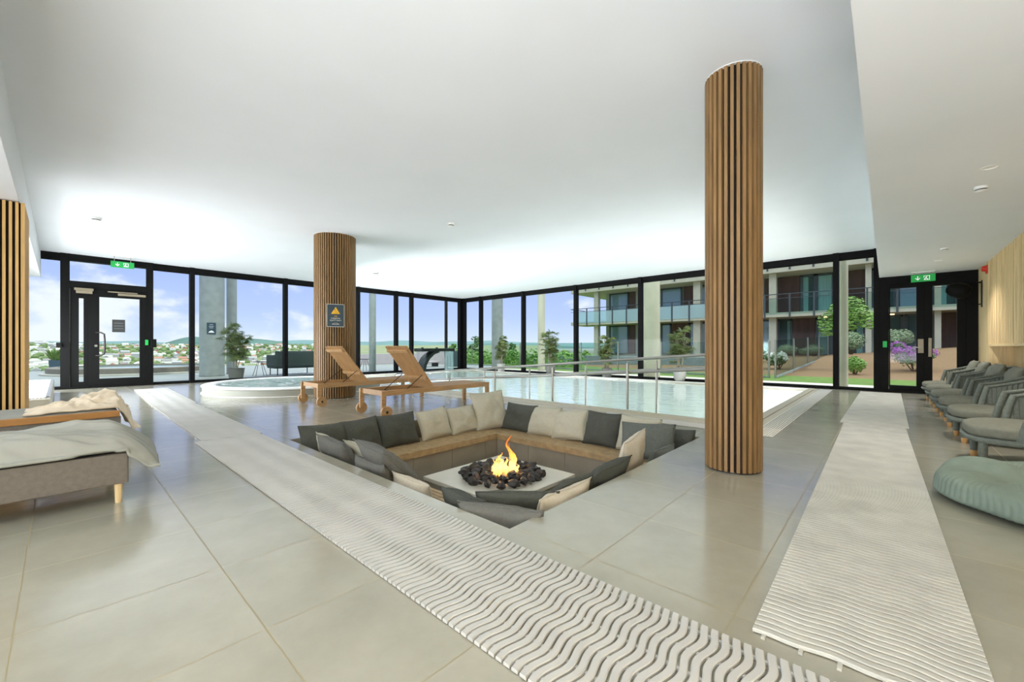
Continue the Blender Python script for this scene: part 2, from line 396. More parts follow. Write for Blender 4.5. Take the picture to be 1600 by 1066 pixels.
d2 = thing('door_2', None, None, kind='structure')          # double doors at the right end
x0, x1 = GX - .08, GX + .08; ya, yb = .16, -1.37
f = MB().box(x0, x1, ya - .20, ya - .056, 0, LZ - .001).box(x0, x1, yb + .002, yb + .168, 0, LZ - .001).box(x0 + .004, x1, yb + .168, ya - .20, LZ - .16, LZ - .001).box(x0 + .004, x1, yb + .168, ya - .20, 0, .058)
f.build('door_frame', M['frame'], d2)
for q, (u0, u1, lz) in enumerate(((-.60, -.042, .24), (-1.20, -.602, .24))):
    s = thing('door_leaf', None, None); s.parent = d2
    MB().box(GX - .06, GX + .05, u0, u0 + .12, .06, LZ - .16).box(GX - .06, GX + .05, u1 - (.12 if q else .02), u1, .06, LZ - .16).box(GX - .058, GX + .05, u0 + .12, u1 - (.12 if q else .02), .06, .16).box(GX - .058, GX + .05, u0 + .12, u1 - (.12 if q else .02), LZ - .26, LZ - .162).build('stile', M['frame'], s)
    MB().box(GX, GX + .015, u0 + .12, u1 - (.12 if q else .02), .16, LZ - .26).build('pane', M['glass'], s)
    if q == 0:
        MB().box(GX - .075, GX - .06, -.62 + .03, -.62 + .12, .88, 1.18).build('lock_plate', M['plate'], s, bevel=.004)
        MB().cyl((GX - .075, -.53, 1.0), (GX - .13, -.53, 1.0), .011, 10).cyl((GX - .13, -.53, 1.0), (GX - .13, -.42, 1.0), .011, 10).build('lever_handle', M['steel'], s, smooth=True)
    else:
        MB().box(GX - .09, GX - .06, -.71, -.66, .80, 1.2).build('pull_plate', M['plate'], s, bevel=.004)
MB().box(GX - .10, GX - .08, -.01, .06, 1.0, 1.14).build('door_release', M['exit_green'], d2, bevel=.004)

# exit signs
def exit_sign(label, loc, rz, w, drop):
    t = thing('exit_sign', label, 'exit sign', loc, rz)
    h = .15
    MB().box(-w / 2, w / 2, -.012, .012, -drop - h, -drop).build('sign_face', M['exit_green'], t, bevel=.003)
    g = MB()      # running figure at a doorway and an arrow, on the side towards the room
    y_ = -.0135
    def q(x0, x1, z0, z1): g.box(x0, x1, y_ - .001, y_, -drop - h + z0, -drop - h + z1)
    o_ = w * .12
    q(o_ - .035, o_ + .055, .03, .038); q(o_ + .045, o_ + .055, .03, .12); q(o_ - .035, o_ + .055, .112, .12); q(o_ - .035, o_ - .027, .075, .12); q(o_ - .01, o_ + .012, .06, .092); q(o_ - .028, o_ - .008, .04, .062); q(o_ + .01, o_ + .03, .036, .058); q(o_ + .004, o_ + .018, .094, .107)
    g.build('escape_pictogram', M['sign_white'], t); g = MB()
    o_ = -w * .22
    q(o_ - .006, o_ + .006, .05, .118)
    v = [g.b.verts.new((o_ + a_, y_ - .0011, -drop - h + c_)) for a_, c_ in ((-.04, .075), (0, .03), (.04, .075), (.028, .082), (0, .052), (-.028, .082))]
    g.f([v[0], v[1], v[4], v[5]]); g.f([v[1], v[2], v[3], v[4]])
    g.build('arrow', M['sign_white'], t)
    MB().box(-w * .48, w * .48, -.025, .025, -.02, 0).build('ceiling_bracket', M['white'], t, bevel=.004)
    if drop > .04: [MB().cyl((q_ * w * .35, 0, -.02), (q_ * w * .35, 0, -drop), .006, 8).build('hanger', M['steel'], t) for q_ in (-1, 1)]
    return t
exit_sign('green exit sign hanging above the left glass terrace door', (1.02, 13.9, CZ), 0, .42, .14)
exit_sign('green exit sign hanging above the black double doors', (12.0, -.56, LZ), -PI / 2, .36, .06)
# ================================================================ the sunken seating pit
BZ, TZ, PZ = -.25, -.40, -.68                          # bench top, fire table top, pit floor
IX0, IX1, IY0, IY1 = 2.23, 4.25, 2.10, 4.17            # inner edge of the bench
pit = thing('trim_pit', None, None, kind='structure')
MB().box(PX0 - .05, PX1 + .05, PY0 - .05, PY1 + .05, PZ - .05, PZ).build('pit_floor', M['tile_wall'], pit)
w = MB()
w.box(PX0 - .05, PX0, PY0 - .05, PY1 + .05, PZ, -.0605).box(PX1, PX1 + .05, PY0 - .05, PY1 + .05, PZ, -.0605)
w.box(PX0, PX1, PY0 - .05, PY0, PZ, -.0605).box(PX0, PX1, PY1, PY1 + .05, PZ, -.0605)
w.build('pit_wall', M['tile_wall'], pit)
w = MB()
def riser(p0, p1, z0, z1, n, th, vert):
    """tiled face between p0 and p1 with fine joints"""
    L_ = math.dist(p0, p1); t0 = 0
    while t0 < L_ - 1e-4:
        t1 = min(t0 + .60, L_)
        a = [p0[i] + (p1[i] - p0[i]) * (t0 + .002) / L_ for i in (0, 1)]; b = [p0[i] + (p1[i] - p0[i]) * (t1 - .002) / L_ for i in (0, 1)]
        if vert: w.box(min(a[0], a[0] + th), max(a[0], a[0] + th), min(a[1], b[1]), max(a[1], b[1]), z0, z1)
        else: w.box(min(a[0], b[0]), max(a[0], b[0]), min(a[1], a[1] + th), max(a[1], a[1] + th), z0, z1)
        t0 = t1
riser((IX0 + .02, IY1 + .03), (IX1 + .03, IY1 + .03), PZ, BZ - .075, 0, .03, False)
riser((IX1 + .03, IY1 + .03), (IX1 + .03, IY0 - .03), PZ, BZ - .075, 0, .03, True)
riser((IX0 - .03, IY0 - .03), (IX0 - .03, IY1 + .03), PZ, BZ - .075, 0, -.03, True)
riser((IX0 - .03, IY0 - .03), (IX1 + .03, IY0 - .03), PZ, BZ - .075, 0, -.03, False)
w.build('riser_tiles', M['tile_wall'], pit, bevel=.0015)

# four slatted bench tops, each its own length of joinery
def bench(label, x0, x1, y0, y1, along, front):
    t = thing('slatted_bench', label, 'bench', ((x0 + x1) / 2, (y0 + y1) / 2, BZ), 0, None)
    cx_, cy_ = (x0 + x1) / 2, (y0 + y1) / 2
    s = MB(); n = 12
    if along == 'x':
        W_ = y1 - y0; p_ = W_ / n
        for k in range(n): s.box(x0 - cx_, x1 - cx_, y0 - cy_ + k * p_ + .004, y0 - cy_ + (k + 1) * p_ - .004, -.028, 0)
    else:
        W_ = x1 - x0; p_ = W_ / n
        for k in range(n): s.box(x0 - cx_ + k * p_ + .004, x0 - cx_ + (k + 1) * p_ - .004, y0 - cy_, y1 - cy_, -.028, 0)
    s.build('seat_slats', M['teak_bench'], t, bevel=.003)
    f = MB()
    lo = {'y0': (x0, x1, y0, y0 + .035), 'y1': (x0, x1, y1 - .035, y1), 'x0': (x0, x0 + .035, y0, y1), 'x1': (x1 - .035, x1, y0, y1)}[front]
    f.box(lo[0] - cx_, lo[1] - cx_, lo[2] - cy_, lo[3] - cy_, -.075, -.028)
    f.build('fascia', M['teak_bench'], t, bevel=.003)
    MB().box(x0 - cx_ + .04, x1 - cx_ - .04, y0 - cy_ + .04, y1 - cy_ - .04, -.05, -.029).build('carrier', M['black_gap'], t)
    return t
bench('slatted oak bench along the pit side next to the wooden sun loungers', PX0 + .002, PX1 - .002, IY1, PY1 - .002, 'x', 'y0')
bench('slatted oak bench along the pit side next to the pool', IX1, PX1 - .002, IY0, IY1 - .002, 'y', 'x0')
bench('slatted oak bench along the pit side beside the white wavy walkway mat', PX0 + .002, IX0, IY0, IY1 - .002, 'y', 'x1')
bench('slatted oak bench on the pit side towards the slatted wooden column', PX0 + .002, PX1 - .002, PY0 + .002, IY0 - .002, 'x', 'y1')

# fire table
ft = thing('fire_table', 'square pale stone fire table with a recess of burning stones in the pit', 'fire pit', (3.24, 3.13, PZ))
MB().box(-.575, .575, -.575, .575, 0, TZ - PZ - .04).build('tiled_base', M['tile_wall'], ft, bevel=.003)
MB().box(-.59, .59, -.59, .59, TZ - PZ - .04, TZ - PZ).build('table_top', M['stone_pale'], ft, bevel=.004)
MB().lathe([(.26, 0), (.26, .012), (.24, .016), (.22, .012)], (0, -.02, TZ - PZ), 36).build('burner_ring', M['black_gap'], ft)
# lava stones
M['lava'] = mat('lava_rock', (34, 33, 32), .5, var=.5, vscale=14, bump=.3, bscale=40, col2=(58, 53, 50))
pro = []
for q in range(6):
    o = MB().ico((0, 0, 0), .052, 2, .65, (1.25, .9, .72), q + 3)
    me_ = o.build('lava_stone', M['lava'], smooth=True, angle=24); pro.append(me_)
random.seed(3); nst = 0
spots = []
for ring, n_, zz in ((.41, 21, .03), (.32, 17, .045), (.225, 11, .04)):
    for j in range(n_):
        a_ = 2 * PI * (j + random.uniform(-.25, .25)) / n_
        if zz == .055 and random.random() < .1: continue
        spots.append((3.23 + (ring + random.uniform(-.02, .02)) * math.cos(a_), 3.09 + (ring + random.uniform(-.02, .02)) * .92 * math.sin(a_), TZ + zz + random.uniform(-.006, .012) + .008))
for j, p in enumerate(spots):
    o = pro[j] if j < 6 else pro[j % 6].copy()
    if j >= 6: COL.objects.link(o)
    o.location = p; o.rotation_euler = (random.uniform(-.5, .5), random.uniform(-.5, .5), random.uniform(0, 6.28)); k_ = random.uniform(.68, 1.25); o.scale = (k_, k_, k_)
    tag(o, 'black lava stone in the ring around the fire on the pale table', 'stone', 'black lava stones around the fire')
# flames
def flame_mat():
    m = bpy.data.materials.new('flame'); m.use_nodes = True; t = m.node_tree; t.nodes.clear(); N, L = t.nodes.new, t.links.new
    tc_ = N('ShaderNodeTexCoord'); sp = N('ShaderNodeSeparateXYZ'); L(tc_.outputs['Object'], sp.inputs[0])
    r = N('ShaderNodeValToRGB'); e = r.color_ramp.elements
    e[0].position = 0; e[0].color = (1, .40, .07, 1); e[1].position = .36; e[1].color = (1, .16, .012, 1)
    n = e.new(.10); n.color = (1, .62, .22, 1); n = e.new(.2); n.color = (1, .42, .07, 1)
    L(sp.outputs[2], r.inputs[0])
    em = N('ShaderNodeEmission'); em.inputs[1].default_value = 1.9; L(r.outputs[0], em.inputs[0])
    tr = N('ShaderNodeBsdfTransparent'); mx = N('ShaderNodeMixShader')
    no = N('ShaderNodeTexNoise'); no.inputs['Scale'].default_value = 1; no.inputs['Detail'].default_value = 3
    mp_ = N('ShaderNodeMapping'); mp_.inputs['Scale'].default_value = (40, 40, 11); L(tc_.outputs['Object'], mp_.inputs[0]); L(mp_.outputs[0], no.inputs[0])
    mr_ = N('ShaderNodeMapRange'); mr_.inputs[1].default_value = .38; mr_.inputs[2].default_value = .60; mr_.inputs[3].default_value = .03; mr_.inputs[4].default_value = .85; L(no.outputs[0], mr_.inputs[0])
    L(mr_.outputs[0], mx.inputs[0]); L(tr.outputs[0], mx.inputs[1]); L(em.outputs[0], mx.inputs[2])
    o = N('ShaderNodeOutputMaterial'); L(mx.outputs[0], o.inputs[0]); return m
M['flame'] = flame_mat()
fl_ = thing('fire', 'orange flames rising from the black stones on the fire table', 'fire', (3.23, 3.07, TZ + .02))
random.seed(12)
tongues = [(.06, -.08, .026, .34, 0), (.05, -.065, .020, .43, 1), (-.05, .02, .030, .25, 2), (-.02, -.05, .026, .20, 3), (.11, -.06, .022, .2, 4), (-.10, .05, .022, .19, 5), (.02, .06, .03, .2, 6), (.0, -.12, .02, .14, 7), (-.13, 0, .02, .12, 8), (.14, .03, .022, .14, 9), (.08, .1, .024, .14, 10), (.055, -.15, .02, .15, 11), (.075, -.09, .02, .26, 12), (-.07, -.02, .02, .17, 13), (.03, -.02, .022, .16, 14), (-.03, .08, .018, .13, 15)]
for (x, y, r, h, sd) in tongues:
    def ff(u, v, x=x, y=y, r=r, h=h, sd=sd):
        a_ = 2 * PI * u; rr = r * (math.sin(PI * min(1, .2 + .8 * v)) ** .8 if v < .35 else (1 - v) ** .7 * 1.25) * (1 + .35 * math.sin(3 * a_ + 9 * v + sd))
        sw = .03 * h / .3 * v * v; rr = max(rr, .0008)
        return Vector((x + rr * math.cos(a_) + sw * math.sin(5 * v + sd) + .02 * v * math.sin(13 * v + sd), y + rr * math.sin(a_) + sw * math.cos(6 * v + sd * 2), h * v))
    MB().grid(ff, 14, 18, True).build('flame_tongue', M['flame'], fl_, smooth=True, angle=180)
l = bpy.data.lights.new('fire_light', 'POINT'); l.energy = 4; l.color = (1, .5, .18); l.shadow_soft_size = .06
o = bpy.data.objects.new('fire_light', l); COL.objects.link(o); o.parent = fl_; o.location = (.03, -.05, .16)

# ---------------------------------------------------------------- cushions
def cushion_meshes(w_, h_, th, seed):
    def top(sgn):
        def fn(u, v):
            x = 2 * u - 1; y = 2 * v - 1
            pin = 1 - .07 * (1 - abs(x) ** 2.2) * (abs(y) ** 3); pin2 = 1 - .07 * (1 - abs(y) ** 2.2) * (abs(x) ** 3)
            e = max(0, (1 - abs(x) ** 2.6)) ** .55 * max(0, (1 - abs(y) ** 2.6)) ** .55
            nn = noise.noise(Vector((x * 1.5 + seed * 5.3, y * 1.5, seed * 2.1 + sgn))) * .35 + noise.noise(Vector((x * 4 + seed, y * 4 + seed, 4.2 * sgn))) * .14
            z = sgn * th / 2 * e * (1 + nn) + .02 * noise.noise(Vector((x + seed, y * .8, seed))) 
            return Vector((x * w_ / 2 * pin2, z, y * h_ / 2 * pin))
        return fn
    return top
def cushion(label, cat_m, loc, rz, lean, roll=0, w_=.48, h_=.48, th=.17, seed=0):
    """standing cushion: x along its width, z up, leaning back by lean; loc is the middle of its lower edge"""
    t = thing('cushion', label, 'cushion', loc, rz, 'cushions in the seating pit')
    t.rotation_euler = Matrix.Rotation(rz, 4, 'Z').to_3x3().to_4x4().__matmul__(Matrix.Rotation(lean, 4, 'X')).__matmul__(Matrix.Rotation(roll, 4, 'Y')).to_euler()
    fn = cushion_meshes(w_, h_, th, seed)
    up = Vector((0, 0, h_ / 2))
    b = MB(); b.grid(lambda u, v: fn(1)(u, v) + up, 22, 22); b.grid(lambda u, v: fn(-1)(u, v) + up, 22, 22)
    b.build('cover', M[cat_m], t, smooth=True, angle=180)
    pts = []
    f1 = fn(1)
    for i in range(16): pts.append(f1(i / 16, 0) + up)
    for i in range(16): pts.append(f1(1, i / 16) + up)
    for i in range(16): pts.append(f1(1 - i / 16, 1) + up)
    for i in range(16): pts.append(f1(0, 1 - i / 16) + up)
    MB().tube(pts, .0045, 6, closed=True).build('piping', M[cat_m], t, smooth=True, angle=180)
    return t
def X_on(u, Y):
    t = (u - CX) / F_PX; return Y * (ca + t * sa) / (sa - t * ca)
def Y_on(u, X):
    t = (u - CX) / F_PX; return X * (sa - t * ca) / (ca + t * sa)
# along the side by the loungers (facing -Y)
YR = 4.56
for u0, u1, mt, lb, h_, rl, lean, sd in (
    (474, 547, 'cush_dark', 'charcoal cushion at the pit corner end of the loungers side', .42, .04, .42, 1),
    (545, 600, 'cush_dark', 'charcoal cushion, second from the mat corner on the loungers side', .42, -.05, .42, 2),
    (597, 655, 'cush_dark', 'wide charcoal cushion, third from the mat corner on the loungers side', .42, .0, .40, 3),
    (662, 708, 'cush_light', 'sand coloured cushion standing after the gap on the loungers side', .42, -.08, .40, 4),
    (708, 750, 'cush_light', 'sand coloured cushion between a sand cushion and the tall corner cushion', .40, -.04, .40, 5)):
    a_, b_ = X_on(u0, YR), X_on(u1, YR)
    cushion(lb, mt, ((a_ + b_) / 2, YR, BZ), PI, lean, -rl, b_ - a_ + .02, h_, .17, sd).scale = (1, 1, 1)
cushion('tall sand cushion standing upright in the back corner of the pit', 'cush_light', (4.46, 4.44, BZ), PI - .35, .38, .06, .56, .60, .2, 6)
# along the pool side (facing -X)
XR = 4.585
for u0, u1, mt, lb, h_, rl, lean, sd in (
    (784, 829, 'cush_dark', 'charcoal cushion beside the tall corner cushion on the pool side', .42, .0, .4, 7),
    (824, 869, 'cush_light', 'sand cushion right after the charcoal one on the pool side', .42, .05, .4, 8),
    (862, 912, 'cush_light', 'leaning sand cushion between a sand and a charcoal cushion, pool side', .42, .13, .45, 9),
    (911, 963, 'cush_dark', 'charcoal cushion in the middle of the pool side bench', .44, .0, .36, 10),
    (961, 1024, 'cush_light', 'wide sand cushion between charcoal and grey-green ones, pool side', .44, -.03, .36, 11)):
    a_, b_ = Y_on(u0, XR), Y_on(u1, XR)
    cushion(lb, mt, (XR, (a_ + b_) / 2, BZ), PI / 2, lean, rl, abs(b_ - a_) + .02, h_, .17, sd)
cushion('grey-green cushion at the column end of the pool side bench', 'cush_green', (4.37, 1.97, BZ), PI / 2 + .22, .42, .03, .60, .42, .2, 12)
cushion('dark cushion behind the grey-green one in the pit corner', 'cush_dark', (4.64, 1.72, BZ), PI / 2 + .2, .3, 0, .34, .34, .15, 13)
# along the mat side: seen from behind and above (facing +X)
cushion('small pale cushion in the pit corner by the end of the mat', 'cush_light', (2.0, 4.32, BZ), -PI / 2 - .1, .5, .1, .38, .38, .18, 14)
cushion('grey cushion leaning on the pit edge, next to the small pale one', 'cush_grey', (1.95, 3.95, BZ), -PI / 2, .55, .03, .56, .44, .17, 15)
cushion('pale cushion in front of the leaning grey cushion on the mat side', 'cush_light', (2.13, 3.76, BZ), -PI / 2, .62, -.02, .52, .40, .15, 16)
cushion('grey cushion tipped up on top of another on the mat side', 'cush_grey', (2.10, 3.22, BZ + .09), -PI / 2 - .12, .85, .10, .55, .50, .17, 17)
cushion('grey cushion lying under the tipped one against the mat side edge', 'cush_grey', (1.86, 3.24, BZ + .02), -PI / 2, .35, 0, .5, .30, .15, 18)
cushion('pale cushion sunk flat behind the mat edge of the pit', 'cush_cream', (1.90, 2.76, BZ), -PI / 2, .30, .02, .5, .24, .13, 19)
cushion('charcoal cushion low behind the mat edge near the front corner', 'cush_dark', (1.93, 2.10, BZ), -PI / 2, .42, -.04, .46, .30, .16, 20)
cushion('large grey cushion filling the front corner of the pit', 'cush_grey', (1.88, 1.78, BZ), -PI / 2 + .42, .30, .0, .56, .30, .18, 21)
cushion('charcoal cushion standing behind the large grey one at the front corner', 'cush_dark', (2.13, 1.90, BZ), -PI / 2 + .75, .42, .02, .56, .32, .14, 22)
# along the column side (facing +Y)
cushion('long beige cushion lying along the column side near the front corner', 'cush_cream', (2.34, 1.70, BZ), 0, .30, .0, .62, .30, .14, 23)
cushion('charcoal cushion leaning beside the long beige one on the column side', 'cush_dark', (2.50, 1.86, BZ), 0, .62, -.05, .62, .36, .15, 24)
cushion('charcoal cushion tilted high at the middle of the column side', 'cush_dark', (2.98, 1.82, BZ), .02, .62, -.10, .56, .40, .17, 25)
cushion('cream cushion standing upright on the column side bench', 'cush_cream', (3.58, 1.80, BZ), .1, .22, -.12, .50, .46, .15, 26)
cushion('grey-green cushion lying low beside the upright cream cushion', 'cush_green', (4.02, 1.72, BZ), 0, .38, 0, .46, .28, .14, 27)
# ================================================================ slatted columns
def column(label, x, y, R, n, h, ww):
    t = thing('slatted_column', label, 'column', (x, y, 0))
    MB().cyl((0, 0, 0), (0, 0, h), R - .028, 48).build('core', M['black_gap'], t, smooth=True)
    s = MB()
    for k in range(n):
        m = Matrix.Rotation(2 * PI * k / n, 4, 'Z')
        s.box(R - .034, R, -ww / 2, ww / 2, .012, h - .006, m)
    s.build('slats', M['oak'], t)
    MB().cyl((0, 0, h - .006), (0, 0, h - .0005), R + .001, 48).build('ceiling_ring', M['white'], t, smooth=True)
    MB().cyl((0, 0, 0.0005), (0, 0, .012), R - .01, 48).build('plinth', M['darkmetal'], t, smooth=True)
    return t
column('tall round slatted oak column standing beside the sunken pit', 3.77, .944, .213, 30, CZ, .024)
column('round slatted oak column with the blue warning sign, behind the sun loungers', 3.76, 8.30, .394, 54, CZ, .024)
# rectangular slatted pier at the left edge of the picture
t = thing('slatted_pier', 'rectangular pier clad in oak slats under the ceiling beam', 'column', (-1.0, 7.75, 0))
MB().box(-.66, .69, -.43, .45, 0, 2.65).build('core', M['black_gap'], t)
s = MB(); x = -.66
while x < .68:
    s.box(x, x + .024, -.46, -.43, .01, 2.65); x += .0468
y = -.46
s.box(.69, .72, -.46, -.425, .01, 2.65)
while y < .43:
    y += .0468; s.box(.69, .72, y, y + .024, .01, 2.65)
s.build('slats', mat('pier_oak', (212, 170, 104), .5, var=.15, vscale=3, stretch=(9, 9, .8)), t)

# warning sign on the far column
def text_mesh(name, body, size, mt, parent, loc, rot, align='CENTER'):
    cu = bpy.data.curves.new(name, 'FONT'); cu.body = body; cu.size = size; cu.align_x = align; cu.align_y = 'CENTER'; cu.extrude = .0006; cu.resolution_u = 3
    o = bpy.data.objects.new(name, cu); COL.objects.link(o); dg = bpy.context.evaluated_depsgraph_get()
    me = bpy.data.meshes.new_from_object(o.evaluated_get(dg)); bpy.data.objects.remove(o)
    me.materials.clear(); me.materials.append(mt); r = bpy.data.objects.new(name, me); COL.objects.link(r); r.parent = parent; r.location = loc; r.rotation_euler = rot; return r
M['sign_blue'] = mat('sign_petrol', (38, 62, 76), .45)
M['sign_yellow'] = mat('sign_yellow', (242, 186, 36), .5)
M['sign_ink'] = mat('sign_ink', (24, 24, 24), .6)
M['sign_pale'] = mat('sign_pale', (226, 230, 226), .5)
ang_ = math.atan2(-8.30, -3.76); ang_ += .02
sx, sy = 3.76 + .408 * math.cos(ang_), 8.30 + .408 * math.sin(ang_)
t = thing('warning_sign', 'petrol blue warning sign with yellow triangle on the far slatted column', 'sign', (sx, sy, 1.62), ang_ + PI / 2)
MB().box(-.158, .158, -.008, .006, -.222, .222).build('sign_border', M['sign_pale'], t, bevel=.002)
MB().box(-.150, .150, -.010, -.008, -.214, .214).build('sign_panel', M['sign_blue'], t)
tri = MB(); tri.prism([(-.082, .03), (.082, .03), (0, .168)], lambda a, b: (a, -.0102, b), lambda a, b: (a, -.0125, b)); tri.build('triangle', M['sign_yellow'], t)
g = MB(); g.bar((-.012, -.0135, .105), (.02, -.0135, .062), .002, .012, (0, 1, 0)).bar((-.004, -.0135, .09), (-.034, -.0135, .07), .002, .009, (0, 1, 0)).bar((.02, -.0135, .062), (.034, -.0135, .05), .002, .01, (0, 1, 0)).bar((-.03, -.0135, .045), (.034, -.0135, .045), .002, .006, (0, 1, 0)).cyl((-.018, -.0126, .118), (-.018, -.0145, .118), .010, 12)
g.build('slip_pictogram', M['sign_ink'], t)
R_ = (PI / 2, 0, 0)
text_mesh('lettering', 'VÅR', .034, M['sign_yellow'], t, (0, -.011, -.018), R_)
text_mesh('lettering', 'FORSIKTIG', .034, M['sign_pale'], t, (0, -.011, -.058), R_)
text_mesh('lettering', 'GLATT GULV', .034, M['sign_pale'], t, (0, -.011, -.096), R_)
g = MB(); pts = [(-.05, -.158), (-.02, -.146), (0, -.14), (.02, -.145), (.05, -.158)]
for p, q in zip(pts, pts[1:]): g.bar((p[0], -.0112, p[1]), (q[0], -.0112, q[1]), .002, .006, (0, 1, 0))
g.box(-.065, .065, -.012, -.010, -.172, -.164); g.build('emblem', M['sign_pale'], t)

# ================================================================ walkway mats
def walkway(label, L_, w_, loc, rz, mt, bow=0, amp=.0095):
    b = MB(); pitch = .0338; n = int(L_ / pitch); nx = 36; hw = .0128; zt, zb = .016, .004
    for k in range(n):
        y0 = (k + .5) * pitch; prof = []
        for i in range(nx + 1):
            x = i / nx; yc = y0 + amp * math.sin(2 * PI * 3.1 * x + .6) + bow * math.sin(PI * x); X = (x - .5) * w_
            prof.append([b.b.verts.new((X, yc - hw, zb)), b.b.verts.new((X, yc - hw, zt - .003)), b.b.verts.new((X, yc - hw + .003, zt)), b.b.verts.new((X, yc + hw - .003, zt)), b.b.verts.new((X, yc + hw, zt - .003)), b.b.verts.new((X, yc + hw, zb))])
        for A, B in zip(prof, prof[1:]):
            for j in range(5): b.f([A[j], B[j], B[j + 1], A[j + 1]])
        b.f(prof[0]); b.f(prof[-1][::-1])
    t = thing('walkway_mat', label, 'mat', loc, rz, 'white slatted walkway mats')
    # built straight: bmesh normals are already consistent
    me = bpy.data.meshes.new('slats'); bmesh.ops.recalc_face_normals(b.b, faces=b.b.faces); b.b.to_mesh(me); b.b.free(); me.materials.append(mt)
    o = bpy.data.objects.new('slats', me); COL.objects.link(o); o.parent = t
    c = MB()
    for q in (-.44, -.26, -.09, .09, .26, .44): c.box(q * w_ - .006, q * w_ + .006, -.012, n * pitch + .012, 0.0005, .008)
    c.build('connector_strips', mt, t)
    return t
walkway('long white wavy walkway mat running past the sunken pit', 5.48, .60, (1.235, -.16, 0), .0, M['mat_a'])
walkway('middle white walkway mat between the pit and the hot tub', 3.72, .56, (1.285, 5.33, 0), -.008, M['mat_a'])
walkway('farthest white walkway mat leading to the terrace door', 3.95, .60, (1.33, 9.07, 0), -.03, M['mat_a'])
M['mat_b'] = mat('mat_plastic_worn', (192, 190, 180), .5, var=.12, vscale=5)
walkway('wide white walkway mat beside the beanbag and grey armchairs', 5.30, .585, (1.63, .055, 0), -PI / 2 + .012, M['mat_b'], bow=.02, amp=.0045)
walkway('white walkway mat ending at the black double doors', 5.15, .66, (6.95, .125, 0), -PI / 2 - .005, M['mat_b'], amp=.0045)

# ================================================================ wooden sun loungers
def lounger(label, x, y, L_, wid, legx):
    t = thing('sun_lounger', label, 'sun lounger', (x, y, 0), 0, 'slatted teak sun loungers')
    zt, rh = .385, .075; m = M['teak']
    # y from 0 (near side) to wid
    for q in (0, wid - .04):
        MB().box(-.09, L_, q, q + .04, zt - rh, zt).build('side_rail', m, t, bevel=.003)
    MB().box(-.06, -.025, .04, wid - .04, zt - rh, zt - .002).build('end_rail', m, t, bevel=.003)
    MB().box(L_ - .035, L_, .04, wid - .04, zt - rh, zt - .002).build('end_rail', m, t, bevel=.003)
    for q in (0, wid - .04):
        MB().box(-.09, -.02, q, q + .04, .09, zt - rh).build('leg', m, t, bevel=.003)
        MB().box(L_ - .07, L_, q, q + .04, 0, zt - rh).build('leg', m, t, bevel=.003)
        wh = MB(); yy = q - .048 if q == 0 else q + .044
        wh.cyl((-.035, yy, .085), (-.035, yy + .044, .085), .085, 32)
        wo = wh.build('wheel', m, t, smooth=True, bevel=.003)
        yo = yy - .004 if q == 0 else yy + .044
        MB().cyl((-.035, yo, .085), (-.035, yo + .004, .085), .018, 14).build('axle_cap', M['darkmetal'], wo, smooth=True)
    s = MB(); n = 17; hx = .82
    for k in range(n):
        yy = .05 + k * (wid - .1) / (n - 1); s.box(hx, L_ - .04, yy - .010, yy + .010, zt - .026, zt + .002)
    s.build('seat_slats', m, t)
    # raised backrest hinged at hx, tilting towards the wheels
    br = thing('backrest', None, None); br.parent = t; br.location = (hx, 0, zt - .006); br.rotation_euler = (0, math.radians(52), 0)
    s = MB(); BL = .80
    for k in range(n):
        yy = .05 + k * (wid - .1) / (n - 1); s.box(-BL, 0, yy - .010, yy + .010, -.002, .024)
    s.build('back_slats', m, br)
    MB().box(-BL + .05, -BL + .10, .05, wid - .05, -.03, -.002).build('cross_batten', m, br, bevel=.003)
    MB().box(-.22, -.17, .03, wid - .03, -.03, -.002).build('cross_batten', m, br, bevel=.003)
    for yy in (.065, wid - .065):
        a_ = math.radians(52); px_, pz_ = hx - .20 * math.cos(a_) * 1.5, zt + .30 * math.sin(a_) * .8
        MB().tube([(px_ - .005, yy, pz_), (hx - .52, yy, zt - .05)], .006, 8).build('support_rod', M['darkmetal'], t, smooth=True)
    MB().tube([(hx - .52, .065, zt - .05), (hx - .52, wid - .065, zt - .05)], .006, 8).build('support_bar', M['darkmetal'], t, smooth=True)
    return t
lounger('slatted teak sun lounger on wheels standing closest to the sunken pit', 3.12, 5.23, 2.02, .66, 0)
lounger('slatted teak sun lounger on wheels in front of the column with the sign', 2.99, 7.05, 2.05, .74, 0)

